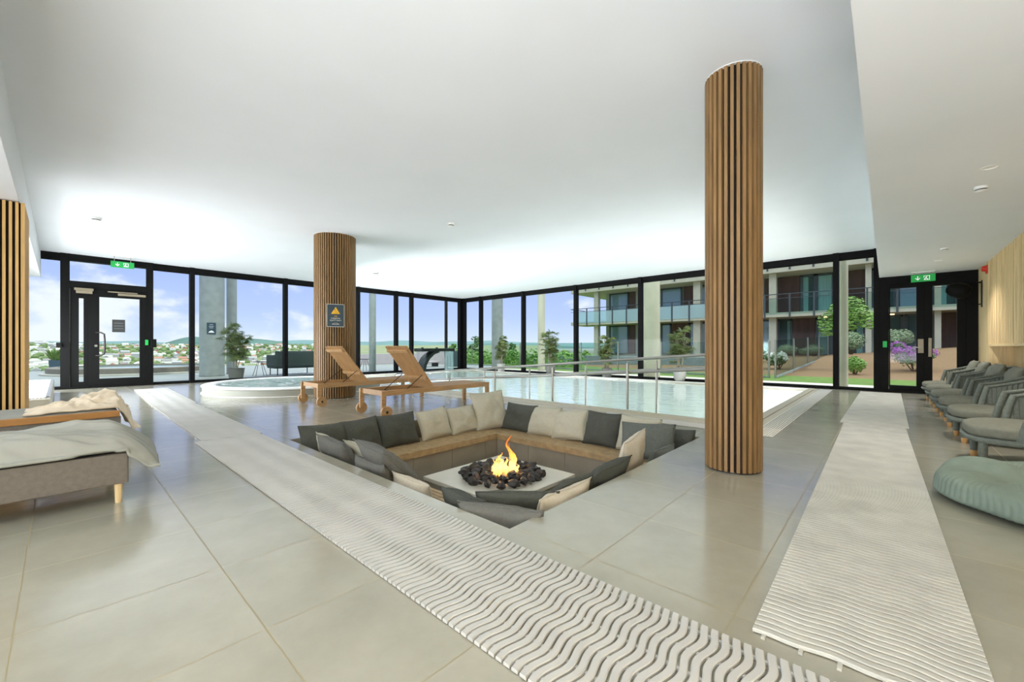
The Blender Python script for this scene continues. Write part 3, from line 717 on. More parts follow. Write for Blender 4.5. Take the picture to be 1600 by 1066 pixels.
# ================================================================ day beds on the left
M['rattan'] = mat('taupe_weave', (114, 107, 98), .7, var=.12, vscale=40, bump=.3, bscale=200)
M['sheet'] = mat('grey_duvet', (158, 159, 150), .85, var=.05, vscale=6, bump=.15, bscale=260)
M['tan'] = mat('tan_leather', (176, 124, 66), .5, var=.08)
def quilt(name, fn, nu, nv, mt, par, th=.02):
    o = MB().grid(fn, nu, nv).build(name, mt, par, smooth=True, angle=180)
    s = o.modifiers.new('solid', 'SOLIDIFY'); s.thickness = th; s.offset = -1; return o
def bed(label, x1, y0, y1, near):
    t = thing('day_bed', label, 'day bed', (x1, y0, 0), 0, 'low grey day beds')
    W_, L_ = y1 - y0, 2.0
    f = MB(); f.box(-L_, 0, 0, .05, .125, .32).box(-L_, 0, W_ - .05, W_, .125, .32).box(-.05, 0, .05, W_ - .05, .125, .32).box(-L_, -L_ + .05, .05, W_ - .05, .125, .32)
    f.build('frame', M['rattan'], t, bevel=.008)
    for px_ in (-.045, -L_ + .045):
        for py_ in (.035, W_ - .035): MB().cyl((px_, py_, 0), (px_, py_, .125), .017, 16, .021).build('leg', M['oak_pale'], t, smooth=True)
    MB().box(-L_ + .052, -.052, .052, W_ - .052, .15, .329).build('base', M['black_gap'], t)
    if not near:
        MB().box(-L_, -.01, -.012, .03, .318, .378).build('leather_rail', M['tan'], t, bevel=.006)
    def top(u, v):
        X = -L_ + u * (L_ - .02); Y = .035 + v * (W_ - .07)
        ed = min(1, min(v, 1 - v) / .13); ex = min(1, (1 - u) / .05)
        z = .345 + (.085 if near else .055) * (ed ** .5) * (.55 + .45 * ex ** .5)
        if near: z += .020 * noise.noise(Vector((X * 2.2, Y * 7, 1))) + .012 * noise.noise(Vector((X * 5, Y * 16, 3)))
        else: z += .006 * noise.noise(Vector((X * 3, Y * 6, 5)))
        return Vector((X, Y, z))
    def skirt(u, v):
        return top(u, v)
    b = MB(); b.grid(top, 70, 40)
    # underside
    b.grid(lambda u, v: Vector((-L_ + u * (L_ - .02), .035 + v * (W_ - .07), .331)), 2, 2)
    b.grid(lambda u, v: (top(u, 0) if v > .5 else Vector((-L_ + u * (L_ - .02), .035, .331))), 70, 1)
    b.grid(lambda u, v: (top(u, 1) if v > .5 else Vector((-L_ + u * (L_ - .02), W_ - .035, .331))), 70, 1)
    b.grid(lambda u, v: (top(1, u) if v > .5 else Vector((-.02, .035 + u * (W_ - .07), .331))), 40, 1)
    b.build('mattress', M['sheet'], t, smooth=True, angle=60)
    if near:
        def dv(u, v):      # loose duvet lying over the mattress and hanging over its end
            X = -1.5 + u * 1.72; Y = -.02 + v * .60
            wob = .10 * noise.noise(Vector((X * 2.0, Y * 2, 9))); q = Y + wob + .10 * X
            fold = .040 * (1 - abs(math.sin(13 * q + .9 * math.sin(3 * X)))) ** 2 * (.6 + noise.noise(Vector((X * 2.5, Y * 3, 14)))) + .024 * noise.noise(Vector((X * 3.5 + Y * 4, Y * 18 + X * 3, 4))) + .010 * noise.noise(Vector((X * 9, Y * 34 + X * 8, 6)))
            k_ = noise.noise(Vector((X * 1.6, Y * 5 + X, 2))) * .022 + fold
            z = .432 + .040 * math.sin(PI * min(1, v * 1.1)) + k_
            if v < .16: z -= .11 * ((.16 - v) / .16) ** 1.4
            if v > .88: z -= .05 * (v - .88) / .12
            if X > -.08: p = X + .08; z -= 1.7 * p * p + .10 * p; X = -.08 + p * .78; Y += -.02 * p
            z = max(z, .350 if X < .0 else .22)
            return Vector((X, Y, z))
        quilt('duvet', dv, 170, 90, M['sheet'], t, .018)
    return t
bed('low day bed with a crumpled grey duvet, nearest on the left', .295, 3.63, 4.42, True)
bed('low grey day bed with tan leather rail under the cream towel', .40, 5.60, 6.40, False)
# towel heap on the far bed
M['towel'] = mat('cream_towel', (238, 222, 196), .95, var=.05, vscale=12, bump=.5, bscale=300)
def tw(u, v):
    X = -.25 + u * .92; Y = .06 + v * .56
    e = (math.sin(PI * v) ** .5) * min(1, u / .45) ** .8
    wob = .06 * noise.noise(Vector((X * 4, Y * 4, 6))); q = X * .7 + Y + wob
    fold = .016 * (1 - abs(math.sin(15 * q + 3 * noise.noise(Vector((X * 5, Y * 5, 8)))))) ** 1.2 + .05 * noise.noise(Vector((X * 8 + 3 * wob, Y * 13, 2))) + .02 * noise.noise(Vector((X * 21, Y * 24, 5)))
    z = .395 + .125 * e * (.8 + .5 * noise.noise(Vector((X * 4, Y * 4, 1)))) + fold * (.25 + e)
    if X > .36: p = X - .36; z -= 4.0 * p * p + .30 * p; X = .36 + p * .55
    return Vector((X, Y, max(z, .40 if X < .38 else .19)))
o = quilt('towel', tw, 130, 90, M['towel'], None, .014); o.location = (.02, 5.60, 0)
tag(o, 'crumpled cream towel lying on the far day bed', 'towel')

# raised foot bath beside the pier
t = thing('tiled_plinth', 'low tiled plinth with a white slatted grate beside the slatted pier', 'plinth', (-.6, 11.1, 0))
MB().box(-.8, .5, -2.4, 2.4, 0, .28).build('base', M['stone_pale'], t, bevel=.01)
s = MB()
for k in range(40): s.box(-.78 + k * .031, -.78 + k * .031 + .020, -2.38, 2.38, .281, .30)
s.build('grate', M['white'], t); 
MB().box(.46, .49, -2.38, 2.38, .3005, .312).build('edge_trim', M['steel'], t)

# ================================================================ rope armchairs
M['rope'] = mat('greygreen_rope', (106, 112, 102), .8, var=.15, vscale=40, bump=.5, bscale=160)
M['seat_fab'] = mat('taupe_green_fabric', (116, 116, 102), .9, var=.1, vscale=30, bump=.2, bscale=300)
M['tip'] = mat('leg_tip_oak', (206, 158, 100), .5)
def armchair(label, x, y, rz=0):
    t = thing('rope_armchair', label, 'armchair', (x, y, 0), rz, 'grey rope lounge armchairs')
    # faces +Y; origin under the seat middle
    hw, fr, bk = .36, .34, -.40
    def outline(u, r=0):     # rounded seat outline
        a_ = 2 * PI * u; c_, s_ = math.cos(a_), math.sin(a_)
        e = .62
        return Vector(((hw - r) * math.copysign(abs(c_) ** e, c_), -.02 + (.40 - r) * math.copysign(abs(s_) ** e, s_), 0))
    MB().tube([outline(k / 48) + Vector((0, 0, .235)) for k in range(48)], .024, 10, closed=True).build('seat_frame', M['rope'], t, smooth=True)
    MB().grid(lambda u, v: outline(u) * (v if v > .02 else .001) + Vector((0, 0, .245)), 40, 3, True).build('seat_web', M['rope'], t)
    def cu(u, v):
        p = outline(u, -.01); th = .125
        a_ = PI * (v - .5); k = max(.001, abs(math.cos(a_)) ** .32)
        if v < .001 or v > .999: k = .001
        w_ = .010 * noise.noise(Vector((p.x * 6 * k, p.y * 6 * k, x)))
        return Vector((p.x * k, p.y * k, .303 + th / 2 * math.copysign(abs(math.sin(a_)) ** .6, math.sin(a_)) * (1 if v < .5 else 1 + .12 * (1 - k)) + w_))
    MB().grid(cu, 40, 22, True).build('seat_cushion', M['seat_fab'], t, smooth=True, angle=180)
    for sx_, sy_ in ((-1, 1), (1, 1), (-1, -1), (1, -1)):
        px_, py_ = sx_ * .25, (.30 if sy_ > 0 else -.30)
        l_ = MB().cyl((px_, py_, .055), (px_, py_, .235), .024, 16, .030).build('leg', M['rope'], t, smooth=True)
        MB().lathe([(.019, .0005), (.023, .006), (.024, .055)], (px_, py_, 0), 16).build('wooden_tip', M['tip'], l_, smooth=True)
    # flat-topped arms: slanted front posts, a rail rising to the back, dense rope bands
    ctrl = [(-.385, .045, .555), (-.39, -.12, .60), (-.38, -.28, .655), (-.31, -.39, .70), (-.12, -.43, .72), (.12, -.43, .72), (.31, -.39, .70), (.38, -.28, .655), (.39, -.12, .60), (.385, .045, .555)]
    P_ = [Vector(c) for c in ctrl]; sm = []
    for i in range(len(P_) - 1):
        p0, p1, p2, p3 = P_[max(i - 1, 0)], P_[i], P_[i + 1], P_[min(i + 2, len(P_) - 1)]
        for q in range(30):
            s = q / 30; sm.append(.5 * ((2 * p1) + (p2 - p0) * s + (2 * p0 - 5 * p1 + 4 * p2 - p3) * s * s + (3 * p1 - p0 - 3 * p2 + p3) * s ** 3))
    sm.append(P_[-1])
    MB().tube(sm[::5] + [sm[-1]] if (len(sm) - 1) % 5 else sm[::5], .017, 10).build('arm_rail', M['rope'], t, smooth=True)
    for q in (-1, 1):
        MB().tube([(q * .345, .115, .235), (q * .368, .085, .40), (q * .385, .05, .545), (q * .386, .044, .568)], [.029, .027, .024, .020], 12).build('arm_post', M['rope'], t, smooth=True)
    bands = MB(); acc = .02; last = sm[0]
    for p in sm[1:]:
        acc += (p - last).length; last = p
        if acc > .037:
            acc = 0; d = Vector((p.x, p.y + .03, 0))
            bot = Vector((p.x * .90, -.03 + (p.y + .03) * .84, .24))
            bands.bar(p, bot, .032, .012, d.normalized())
    bands.build('rope_bands', M['rope'], t, bevel=.003)
    # loose back cushion
    bc = MB()
    fn = cushion_meshes(.54, .42, .16, x)
    bc.grid(lambda u, v: fn(1)(u, v), 18, 18); bc.grid(lambda u, v: fn(-1)(u, v), 18, 18)
    o = bc.build('back_cushion', M['seat_fab'], t, smooth=True, angle=180); o.location = (0, -.24, .57); o.rotation_euler = (.30, 0, 0)
    return t
ord_ = ['nearest the beanbag', 'second from the beanbag', 'third from the beanbag', 'third from the double doors', 'second from the double doors', 'nearest the black double doors']
for xx, lb, rr in zip((5.42, 6.62, 7.80, 8.94, 10.05, 11.02), ord_, (0, .03, -.02, .02, 0, .03)):
    armchair('grey rope armchair with taupe cushion, ' + lb, xx, -.895, rr)

# ================================================================ beanbag
M['knit'] = mat('sage_knit', (122, 136, 122), .95, var=.08, vscale=10)
def bb(u, v):
    a_ = 2 * PI * u; ph = PI * (1 - v)              # v=0 bottom pole, v=1 knot on top
    c_, s_ = math.cos(a_), math.sin(a_); sp_ = abs(math.sin(ph)) ** .5 if 0 < v < 1 else 0
    zc = .15 + .15 * math.copysign(abs(math.cos(ph)) ** .62, -math.cos(PI * v))
    lump = 1 + .10 * noise.noise(Vector((c_ * 1.4, s_ * 1.4, v * 2))) + .05 * math.sin(2 * a_ + .8)
    X, Y = .64 * sp_ * lump * c_, .54 * sp_ * lump * s_
    kx, ky = -.10, .12                               # the knot sits off centre
    w_ = max(0, (v - .5) * 2) ** 1.5; X += kx * w_; Y += ky * w_
    r2 = (X - kx) ** 2 + (Y - ky) ** 2
    z = zc * (1 + .22 * noise.noise(Vector((X * 2.6, Y * 2.6, 4)))) if v > .3 else zc
    if v > .5: z -= .10 * math.exp(-r2 / .012) + .028 * math.sin(5 * a_ + 1) * min(1, r2 / .05) * math.exp(-r2 / .16)
    rib = .0045 * abs(math.sin(46 * a_)) * min(1, sp_ * 1.2)
    d = Vector((c_ * abs(math.sin(ph)), s_ * abs(math.sin(ph)), -math.cos(PI * v)))
    return Vector((X, Y, max(z * .62, .001))) + d * rib * (1 if z > .04 else 0)
bbt = thing('beanbag', 'slumped sage green knitted beanbag on the floor by the mat', 'beanbag', (4.13, -.77, .001), -.25)
MB().grid(bb, 552, 60, True).build('knit_cover', M['knit'], bbt, smooth=True, angle=180)

# ================================================================ small fittings
t = thing('hair_dryer', 'black wall mounted hair dryer with curved arms beside the double doors', 'hair dryer', (12.0, YB, 2.10))  # hair dryer: hood with arm and hose on a plate
MB().box(-.05, .05, 0.0, .012, -.32, .20).build('wall_plate', M['darkmetal'], t)
hd = MB(); hd.lathe([(.02, -.10), (.09, -.09), (.125, -.03), (.12, .04), (.08, .11), (.03, .13)], (0, 0, 0), 24)
o = hd.build('hood', M['frame'], t, smooth=True, angle=60); o.location = (-.05, .30, .02); o.rotation_euler = (-1.1, .3, 0); o.scale = (1.25, 1.25, 1.5)
MB().tube([(0, .012, .16), (0, .10, .17), (-.02, .20, .12), (-.04, .28, .05)], .014, 10).build('arm', M['frame'], t, smooth=True)
MB().tube([(0, .012, -.26), (0, .12, -.27), (-.03, .20, -.18), (-.04, .25, -.06)], .010, 10).build('hose', M['frame'], t, smooth=True)
t = thing('fire_alarm', 'red fire alarm sounder high on the pale wooden wall', 'alarm', (11.45, YB, 2.45))
MB().lathe([(.055, 0), (.055, .03), (.045, .07), (.02, .075)], (0, 0, 0), 20).build('sounder', mat('alarm_red', (200, 40, 28), .4), t, smooth=True).rotation_euler = (-PI / 2, 0, 0)
MB().box(-.06, .06, 0.001, .02, -.09, .06).build('back_box', mat('alarm_base', (190, 44, 30), .4), t, bevel=.004)

def floor_pt(u, v, z):
    d = F_PX * (CAM_H - z) / (v - HY); l_ = (u - CX) / F_PX * d
    return d * ca + l_ * sa, d * sa - l_ * ca
def det(u, v, z, label, r=.05, h=.045, nm='smoke_detector', cat='smoke detector'):
    x, y = floor_pt(u, v, z); t = thing(nm, label, cat, (x, y, z))
    MB().lathe([(r, 0), (r, -h * .45), (r * .8, -h * .5), (r * .8, -h * .7), (r * .95, -h * .75), (r * .6, -h)], (0, 0, 0), 24).build('housing', M['white'], t, smooth=True)
    MB().lathe([(r * .81, -h * .52), (r * .81, -h * .68)], (0, 0, 0), 24, cap=False).build('vent_gap', M['darkmetal'], t)
    return t
det(1533, 292, LZ, 'white smoke detector on the lowered ceiling above the armchairs', .05, .05)
det(1476, 388, LZ, 'small white detector on the lowered ceiling near the double doors', .05, .04)
det(150, 340, CZ, 'white detector on the ceiling near the left beam', .07, .07)
det(705, 349, CZ, 'white detector in the middle of the main ceiling', .06, .07)
det(587, 425, CZ, 'small white detector on the ceiling beyond the far column', .09, .10)
for u, v, lb in ((1546, 261, 'white recessed downlight above the nearest armchairs'), (1466, 407, 'white recessed downlight above the armchairs near the doors')):
    x, y = floor_pt(u, v, LZ); t = thing('downlight', lb, 'ceiling light', (x, y, LZ))
    MB().lathe([(.055, 0), (.06, -.004), (.048, -.008), (.046, -.001)], (0, 0, 0), 28).build('ring', M['white'], t, smooth=True)
    MB().lathe([(.045, -.001), (.02, -.0015)], (0, 0, 0), 24).build('lens', M['white'], t)
    l = bpy.data.lights.new('downlight', 'SPOT'); l.energy = 110; l.spot_size = math.radians(118); l.spot_blend = .8; l.shadow_soft_size = .05; l.color = (1, .95, .88)
    o = bpy.data.objects.new('downlight_lamp', l); COL.objects.link(o); o.parent = t; o.location = (0, 0, -.02)
for v, lb in ((187, 'round recessed lamp on the beam side, nearer one'), (315, 'round recessed lamp on the beam side, farther one')):
    u = 31 if v == 187 else 51
    Yb = Y_on(u, -.318); d_ = -.318 * ca + Yb * sa; z_ = CAM_H - (v - HY) * d_ / F_PX
    t = thing('beam_lamp', lb, 'ceiling light', (-.3195, Yb, z_))
    o = MB().lathe([(.075, 0), (.08, .006), (.06, .010), (.05, .002)], (0, 0, 0), 28).build('ring', M['steel'], t, smooth=True); o.rotation_euler = (0, PI / 2, 0)
    o = MB().lathe([(.05, .001), (.01, .002)], (0, 0, 0), 20).build('lens', M['white'], t); o.rotation_euler = (0, PI / 2, 0)
# notice on the terrace door
xx = X_on(185.5, GY - .01); d_ = xx * ca + (GY - .01) * sa
t = thing('door_notice', 'black square notice stuck on the left glass door', 'notice', (xx, GY - .004, CAM_H - (509.5 - HY) * d_ / F_PX))
MB().box(-.12, .12, -.004, 0, -.16, .16).build('notice_panel', mat('notice_black', (38, 40, 40), .6), t)
g = MB()
for zz in (.07, .0, -.07): g.box(-.09, .09, -.005, -.004, zz - .008, zz + .008)
g.build('notice_lines', mat('notice_grey', (92, 96, 96), .6), t)
# ================================================================ swimming pool
def water_mat(name, tint, scale, strength, rough=.02, foam=0):
    m = bpy.data.materials.new(name); m.use_nodes = True; t = m.node_tree; t.nodes.clear(); N, L = t.nodes.new, t.links.new
    tc_ = N('ShaderNodeTexCoord'); no = N('ShaderNodeTexNoise'); no.inputs['Scale'].default_value = scale; no.inputs['Detail'].default_value = 4; no.inputs['Distortion'].default_value = .6
    L(tc_.outputs['Object'], no.inputs[0])
    bp = N('ShaderNodeBump'); bp.inputs['Strength'].default_value = strength; bp.inputs['Distance'].default_value = .02; L(no.outputs[0], bp.inputs['Height'])
    tr = N('ShaderNodeBsdfTransparent'); tr.inputs[0].default_value = tint
    gl = N('ShaderNodeBsdfGlossy'); gl.inputs['Roughness'].default_value = rough; L(bp.outputs[0], gl.inputs['Normal'])
    fr = N('ShaderNodeFresnel'); fr.inputs[0].default_value = 1.5; L(bp.outputs[0], fr.inputs['Normal'])
    mx = N('ShaderNodeMixShader')
    ge = N('ShaderNodeNewGeometry'); sb = N('ShaderNodeMath'); sb.operation = 'SUBTRACT'; sb.inputs[0].default_value = 1; L(ge.outputs['Backfacing'], sb.inputs[1])
    mu = N('ShaderNodeMath'); mu.operation = 'MULTIPLY'; L(fr.outputs[0], mu.inputs[0]); L(sb.outputs[0], mu.inputs[1]); L(mu.outputs[0], mx.inputs[0]); L(tr.outputs[0], mx.inputs[1]); L(gl.outputs[0], mx.inputs[2])
    o = N('ShaderNodeOutputMaterial'); last = mx
    if foam:
        df = N('ShaderNodeBsdfDiffuse'); df.inputs[0].default_value = (.9, .93, .93, 1)
        mr_ = N('ShaderNodeMapRange'); mr_.inputs[1].default_value = .42; mr_.inputs[2].default_value = .62; mr_.inputs[3].default_value = 0; mr_.inputs[4].default_value = foam; L(no.outputs[0], mr_.inputs[0])
        m2 = N('ShaderNodeMixShader'); L(mr_.outputs[0], m2.inputs[0]); L(mx.outputs[0], m2.inputs[1]); L(df.outputs[0], m2.inputs[2]); last = m2
    L(last.outputs[0], o.inputs[0]); return m
M['pool_tile'] = mat('pool_tile', (220, 228, 222), .4, var=.04, vscale=2)
M['water'] = water_mat('pool_water', (.92, .98, .983, 1), 3.0, .6)
pool = thing('swimming_pool', 'large indoor swimming pool with teal water along the glass walls', 'swimming pool', ((WX0 + WX1) / 2, (WY0 + WY1) / 2, 0))
px0, px1, py0, py1 = WX0 - (WX0 + WX1) / 2, WX1 - (WX0 + WX1) / 2, WY0 - (WY0 + WY1) / 2, WY1 - (WY0 + WY1) / 2
b = MB(); b.box(px0 - .06, px1 + .06, py0 - .06, py1 + .06, -1.25, -1.15)
b.box(px0 - .06, px0, py0 - .06, py1 + .06, -1.15, -.061).box(px1, px1 + .06, py0 - .06, py1 + .06, -1.15, -.061).box(px0, px1, py0 - .06, py0, -1.15, -.061).box(px0, px1, py1, py1 + .06, -1.15, -.061)
b.build('basin', M['pool_tile'], pool)
b = MB(); b.prism([(py0 + .0, -1.15), (py1 - 1.5, -1.15), (py0 + .4, -.14), (py0 + .0, -.14)], lambda a_, c_: (px0 + .0, a_, c_), lambda a_, c_: (px0 + 1.25, a_, c_)); b.build('entry_ramp', M['pool_tile'], pool)
MB().box(px0, px1, py0, py1, -.034, -.030).build('water', M['water'], pool)
b = MB(); b.box(px0 - .12, px0, py0 - .12, py1 + .1, .0005, .014).box(px0, px1 + .1, py0 - .12, py0, .0005, .014)
b.build('coping', M['beige_tile'], pool, bevel=.004)
b = MB(); b.box(px1, px1 + .06, py0, py1 + .06, .0005, .012).box(px0, px1, py1, py1 + .06, .0005, .012); b.build('coping', M['white'], pool, bevel=.003)
# overflow channel round the pool: smooth covers and gratings
ch = thing('overflow_channel', 'beige drainage channel with grating running round the pool edge', 'drain', (5.31, .93, 0))
b = MB(); b.box(0, .595, 0, .19, .0005, .003).box(.595, 6.8, .22, .325, .0005, .006).box(.33, .595, .22, 12.6, .0005, .006).box(0, .30, 2.25, 12.6, .0005, .006)
b.build('channel_cover', M['beige_tile'], ch)
g = MB(); y = .19
for k in range(9): g.box(.0 + .0, 6.8, .0 + k * .0265, .013 + k * .0265, .003, .010)
g.build('grating', M['plastic'], ch)
g = MB(); y = .22
while y < 2.22:
    g.box(0, .30, y, y + .013, .003, .010); y += .0225
g.build('grating', M['plastic'], ch)
MB().box(.0, .30, .20, 2.24, .0005, .003).box(0, 6.8, 0, .20, .0005, .0029).build('channel_bed', mat('channel_base', (120, 110, 90), .8), ch)  # darker beige bed under the gratings

# handrails down the entry ramp
def rail_z(Y): return .895 - .0785 * (Y - 1.91)
def handrail(label, X, zb):
    t = thing('pool_handrail', label, 'handrail', (X, 0, 0))
    for Y in (1.57, 3.05, 4.53, 6.02, 7.5, 8.98):
        zt = rail_z(Y) - .06
        MB().cyl((0, Y, zb if zb > 0 else -.09 - .10 * max(0, Y - 1.6)), (0, Y, zt), .021, 16).build('post', M['steel'], t, smooth=True)
        for dz in (0, -.205):
            zz = rail_z(Y) + dz; MB().tube([(0, Y, zz - .065), (.03, Y + .01, zz - .07), (.045, Y + .01, zz - .05), (.045, Y, zz - .01)], .007, 8).build('bracket', M['steel'], t, smooth=True)
    for dz, dx in ((0, .0), (-.205, .045)):
        ya, yb_ = 1.54, 9.7
        MB().tube([(dx, ya - .04, rail_z(ya) + dz - .08), (dx, ya - .05, rail_z(ya) + dz - .03), (dx, ya, rail_z(ya) + dz)] + [(dx, Y, rail_z(Y) + dz) for Y in (3, 5, 7, 9)] + [(dx, yb_, rail_z(yb_) + dz), (dx, yb_ + .06, rail_z(yb_) + dz - .04)], .0215, 14).build('rail', M['steel'], t, smooth=True)
handrail('steel handrail of the pool ramp on the edge nearer the pit', 6.075, .014)
handrail('steel handrail of the pool ramp standing out in the water', 7.20, -.03)

# waterfall spout at the far end
sp = thing('waterfall_spout', 'dark curved waterfall spout pouring water into the pool', 'fountain', (9.15, 13.2, 0))
M['bronze'] = mat('dark_bronze', (48, 56, 52), .3, .7)
prof = [(.16, -1.1), (.16, .1), (.22, .36), (.36, .58), (.58, .76), (.85, .84)]
def neck(side, w_):
    return [Vector((x + side * w_ * (0 if i > 3 else 1), 0, z)) for i, (x, z) in enumerate(prof)]
b = MB(); th_ = .07
outer = [(x - .06, z + .03) for x, z in prof]; inner = [(x + .05, z - .03) for x, z in prof]
poly = outer + inner[::-1]
b.prism(poly, lambda a_, c_: (a_, -.22, c_), lambda a_, c_: (a_, .22, c_)); b.build('neck', M['bronze'], sp, smooth=True)
MB().box(.0, 1.62, -.25, .25, .84, .965).build('nozzle', M['bronze'], sp, bevel=.015)
for q in (.14, .82): MB().cyl((q, -.1, .96), (q, -.1, 1.0), .05, 16).build('bolt_cap', M['bronze'], sp, smooth=True)
wf = MB(); wf.grid(lambda u, v: Vector((1.12 + .44 * u, -.24 + .01 * math.sin(20 * u), .845 - .875 * v)), 20, 12)
o = wf.build('water_sheet', glassmat('falling_water', (.80, .90, .92, 1), 1.33, .05, 1, .22), sp); s_ = o.modifiers.new('solid', 'SOLIDIFY'); s_.thickness = .012

# ================================================================ hot tub
tub = thing('hot_tub', 'round white hot tub with bubbling water behind the slatted column', 'hot tub', (3.93, 10.66, 0))
MB().lathe([(1.90, 0), (1.90, .135), (1.84, .14)], (0, 0, 0), 96).build('base_skirt', mat('tub_skirt', (150, 150, 138), .5), tub, smooth=True)
MB().lathe([(1.90, .14), (1.925, .148), (1.925, .168), (1.90, .18), (1.70, .185), (1.66, .17), (1.62, -.02), (1.55, -.04)], (0, 0, 0), 96, cap=False).lathe([(1.93, .0005), (1.93, .008), (1.89, .010)], (0, 0, 0), 96, cap=False).build('rim', M['white'], tub, smooth=True)
b = MB()
def tubw(u, v):
    r = 1.67 * v; a_ = 2 * PI * u; x, y = r * math.cos(a_), r * math.sin(a_)
    return Vector((x, y, .150 + .010 * noise.noise(Vector((x * 6, y * 6, 1))) + .008 * noise.noise(Vector((x * 15, y * 15, 3)))))
b.grid(tubw, 120, 60, True); b.build('water', water_mat('tub_water', (.75, .92, .92, 1), 9, .5, .05, .55), tub, smooth=True, angle=180)

# ================================================================ potted fan palms
M['palm'] = mat('palm_leaf', (60, 84, 44), .5, var=.35, vscale=6, col2=(116, 128, 70))
M['cane'] = mat('palm_cane', (146, 138, 118), .8, var=.2, vscale=20)
M['pot_grey'] = mat('grey_pot', (112, 110, 104), .7, var=.08)
M['pot_pale'] = mat('pale_pot', (168, 166, 160), .6, var=.06)
M['soil'] = mat('soil', (62, 48, 38), .95)
def palm(label, loc, h, wid, seed, potm, ph=.34, pr=.19, round_pot=False):
    rnd = random.Random(seed)
    t = thing('potted_palm', label, 'potted plant', loc, 0, 'potted fan palms by the glass')
    if round_pot: MB().lathe([(pr * .6, 0), (pr * .9, ph * .2), (pr, ph * .55), (pr * .92, ph), (pr * .84, ph), (pr * .84, ph - .04)], (0, 0, 0), 28).build('pot', potm, t, smooth=True)
    else: MB().lathe([(pr * .78, 0), (pr, ph), (pr * .9, ph), (pr * .88, ph - .04)], (0, 0, 0), 28).build('pot', potm, t, smooth=True)
    MB().cyl((0, 0, ph - .05), (0, 0, ph - .035), pr * .86, 20).build('soil', M['soil'], t)
    st = MB(); lf = MB(); heads = []
    for k in range(6):
        a_ = rnd.uniform(0, 6.28); r0 = rnd.uniform(0, pr * .5); r1 = rnd.uniform(.05, wid * .22); hh = ph + (h - ph) * (.35 + .55 * (k + 1) / 6)
        p0 = Vector((r0 * math.cos(a_), r0 * math.sin(a_), ph - .04)); p1 = Vector((r1 * math.cos(a_), r1 * math.sin(a_), hh))
        st.tube([p0, (p0 + p1) / 2 + Vector((.02, .01, 0)), p1], [.014, .012, .010], 7); heads.append((p1, a_))
    for p1, a_ in heads:
        base = Vector((p1.x * .5, p1.y * .5, ph))
        for lev in (1.0, .72, .46):
            if lev < 1 and rnd.random() < .25: continue
            q0 = base.lerp(p1, lev)
            for q in range(8 if lev == 1 else 6):
                az = rnd.uniform(0, 6.28); el = rnd.uniform(-.5, 1.25); L_ = rnd.uniform(.07, .22) * wid
                d = Vector((math.cos(az) * math.cos(el), math.sin(az) * math.cos(el), math.sin(el)))
                c = q0 + d * L_; st.tube([q0, c], .004, 5)
                # fan of narrow blades
                side = d.cross(Vector((0, 0, 1))).normalized(); n_ = side.cross(d).normalized(); R_ = rnd.uniform(.15, .23) * wid
                for j in range(11):
                    f = (j - 5) / 5 * 1.5; dr = (d * math.cos(f) + side * math.sin(f)).normalized(); ws = (side * math.cos(f) - d * math.sin(f)) * .015
                    tip = c + dr * R_ + Vector((0, 0, -.25 * R_)) - n_ * abs(f) * .02; mid = c + dr * R_ * .5 + n_ * .008
                    lf.f([lf.b.verts.new(x) for x in (c, mid + ws, tip, mid - ws)])
    st.build('canes', M['cane'], t, smooth=True)
    lf.build('fronds', M['palm'], t)
    return t
palm('potted fan palm by the glass, first right of the room corner', (12.23, Y_on(783, 12.23), .012), 1.40, .85, 1, M['pot_pale'], .32, .17)
palm('potted fan palm by the glass, second right of the room corner', (12.23, Y_on(860, 12.23), .012), 1.52, 1.0, 2, M['pot_grey'], .38, .18, True)
palm('potted fan palm by the glass, third right of the room corner', (12.23, Y_on(948, 12.23), .012), 1.30, .85, 3, M['pot_grey'], .30, .18)
palm('potted fan palm in a rounded pale pot, closest to the tall column', (12.23, Y_on(1062, 12.23), .012), 1.42, 1.0, 4, M['pot_pale'], .40, .18, True)
# ================================================================ outside: terrace
M['terrace'] = mat('terrace_tile', (138, 144, 136), .5, var=.05, vscale=2)
M['concrete'] = mat('fair_concrete', (172, 172, 160), .8, var=.08, vscale=4, bump=.15)
M['concrete_dark'] = mat('grey_concrete', (138, 146, 143), .8, var=.1, vscale=5, bump=.15)
M['concrete_pale'] = mat('pale_concrete', (188, 185, 162), .8, var=.06, vscale=3, bump=.1)
tag(MB().box(-16, 16.5, GY + .11, 26.5, -.20, -.012).build('terrace_deck', M['terrace']), kind='structure')
def pillar(label, u, axis, n, R, mt, zb=-.01):
    if axis == 'y': x, y = X_on(u, n), n
    else: x, y = n, Y_on(u, n)
    t = thing('concrete_column', label, 'column', (x, y, zb))
    MB().cyl((0, 0, 0), (0, 0, 6.2), R, 40).build('shaft', mt, t, smooth=True)
    MB().cyl((0, 0, 0), (0, 0, .012), R + .008, 40).build('foot_ring', M['darkmetal'], t, smooth=True)
    return t
pb = pillar('thick grey concrete column outside the left glass wall with a notice', 331.5, 'y', 17.7, .37, M['concrete_dark'])
pillar('slimmer greenish column right of the thick one outside the left glass', 362, 'y', 18.6, .17, M['concrete_dark'])
pillar('thin column outside the glass just right of the far slatted column', 582, 'y', 16.2, .14, M['concrete_dark'])
pillar('thin dark column outside the left glass near the room corner', 697, 'y', 15.6, .075, M['darkmetal'])
pillar('thin pale column outside, directly at the room corner', 726, 'x', 12.95, .09, M['concrete_dark'])
pillar('broad concrete column outside behind the first palm from the corner', 777, 'x', 14.3, .27, M['concrete_dark'])
pillar('slim brownish concrete column outside behind the second palm', 846, 'x', 14.3, .155, M['concrete_pale'])
pillar('thick pale concrete column outside between two palms and the tall slatted column', 1018, 'x', 13.5, .27, M['concrete_pale'])
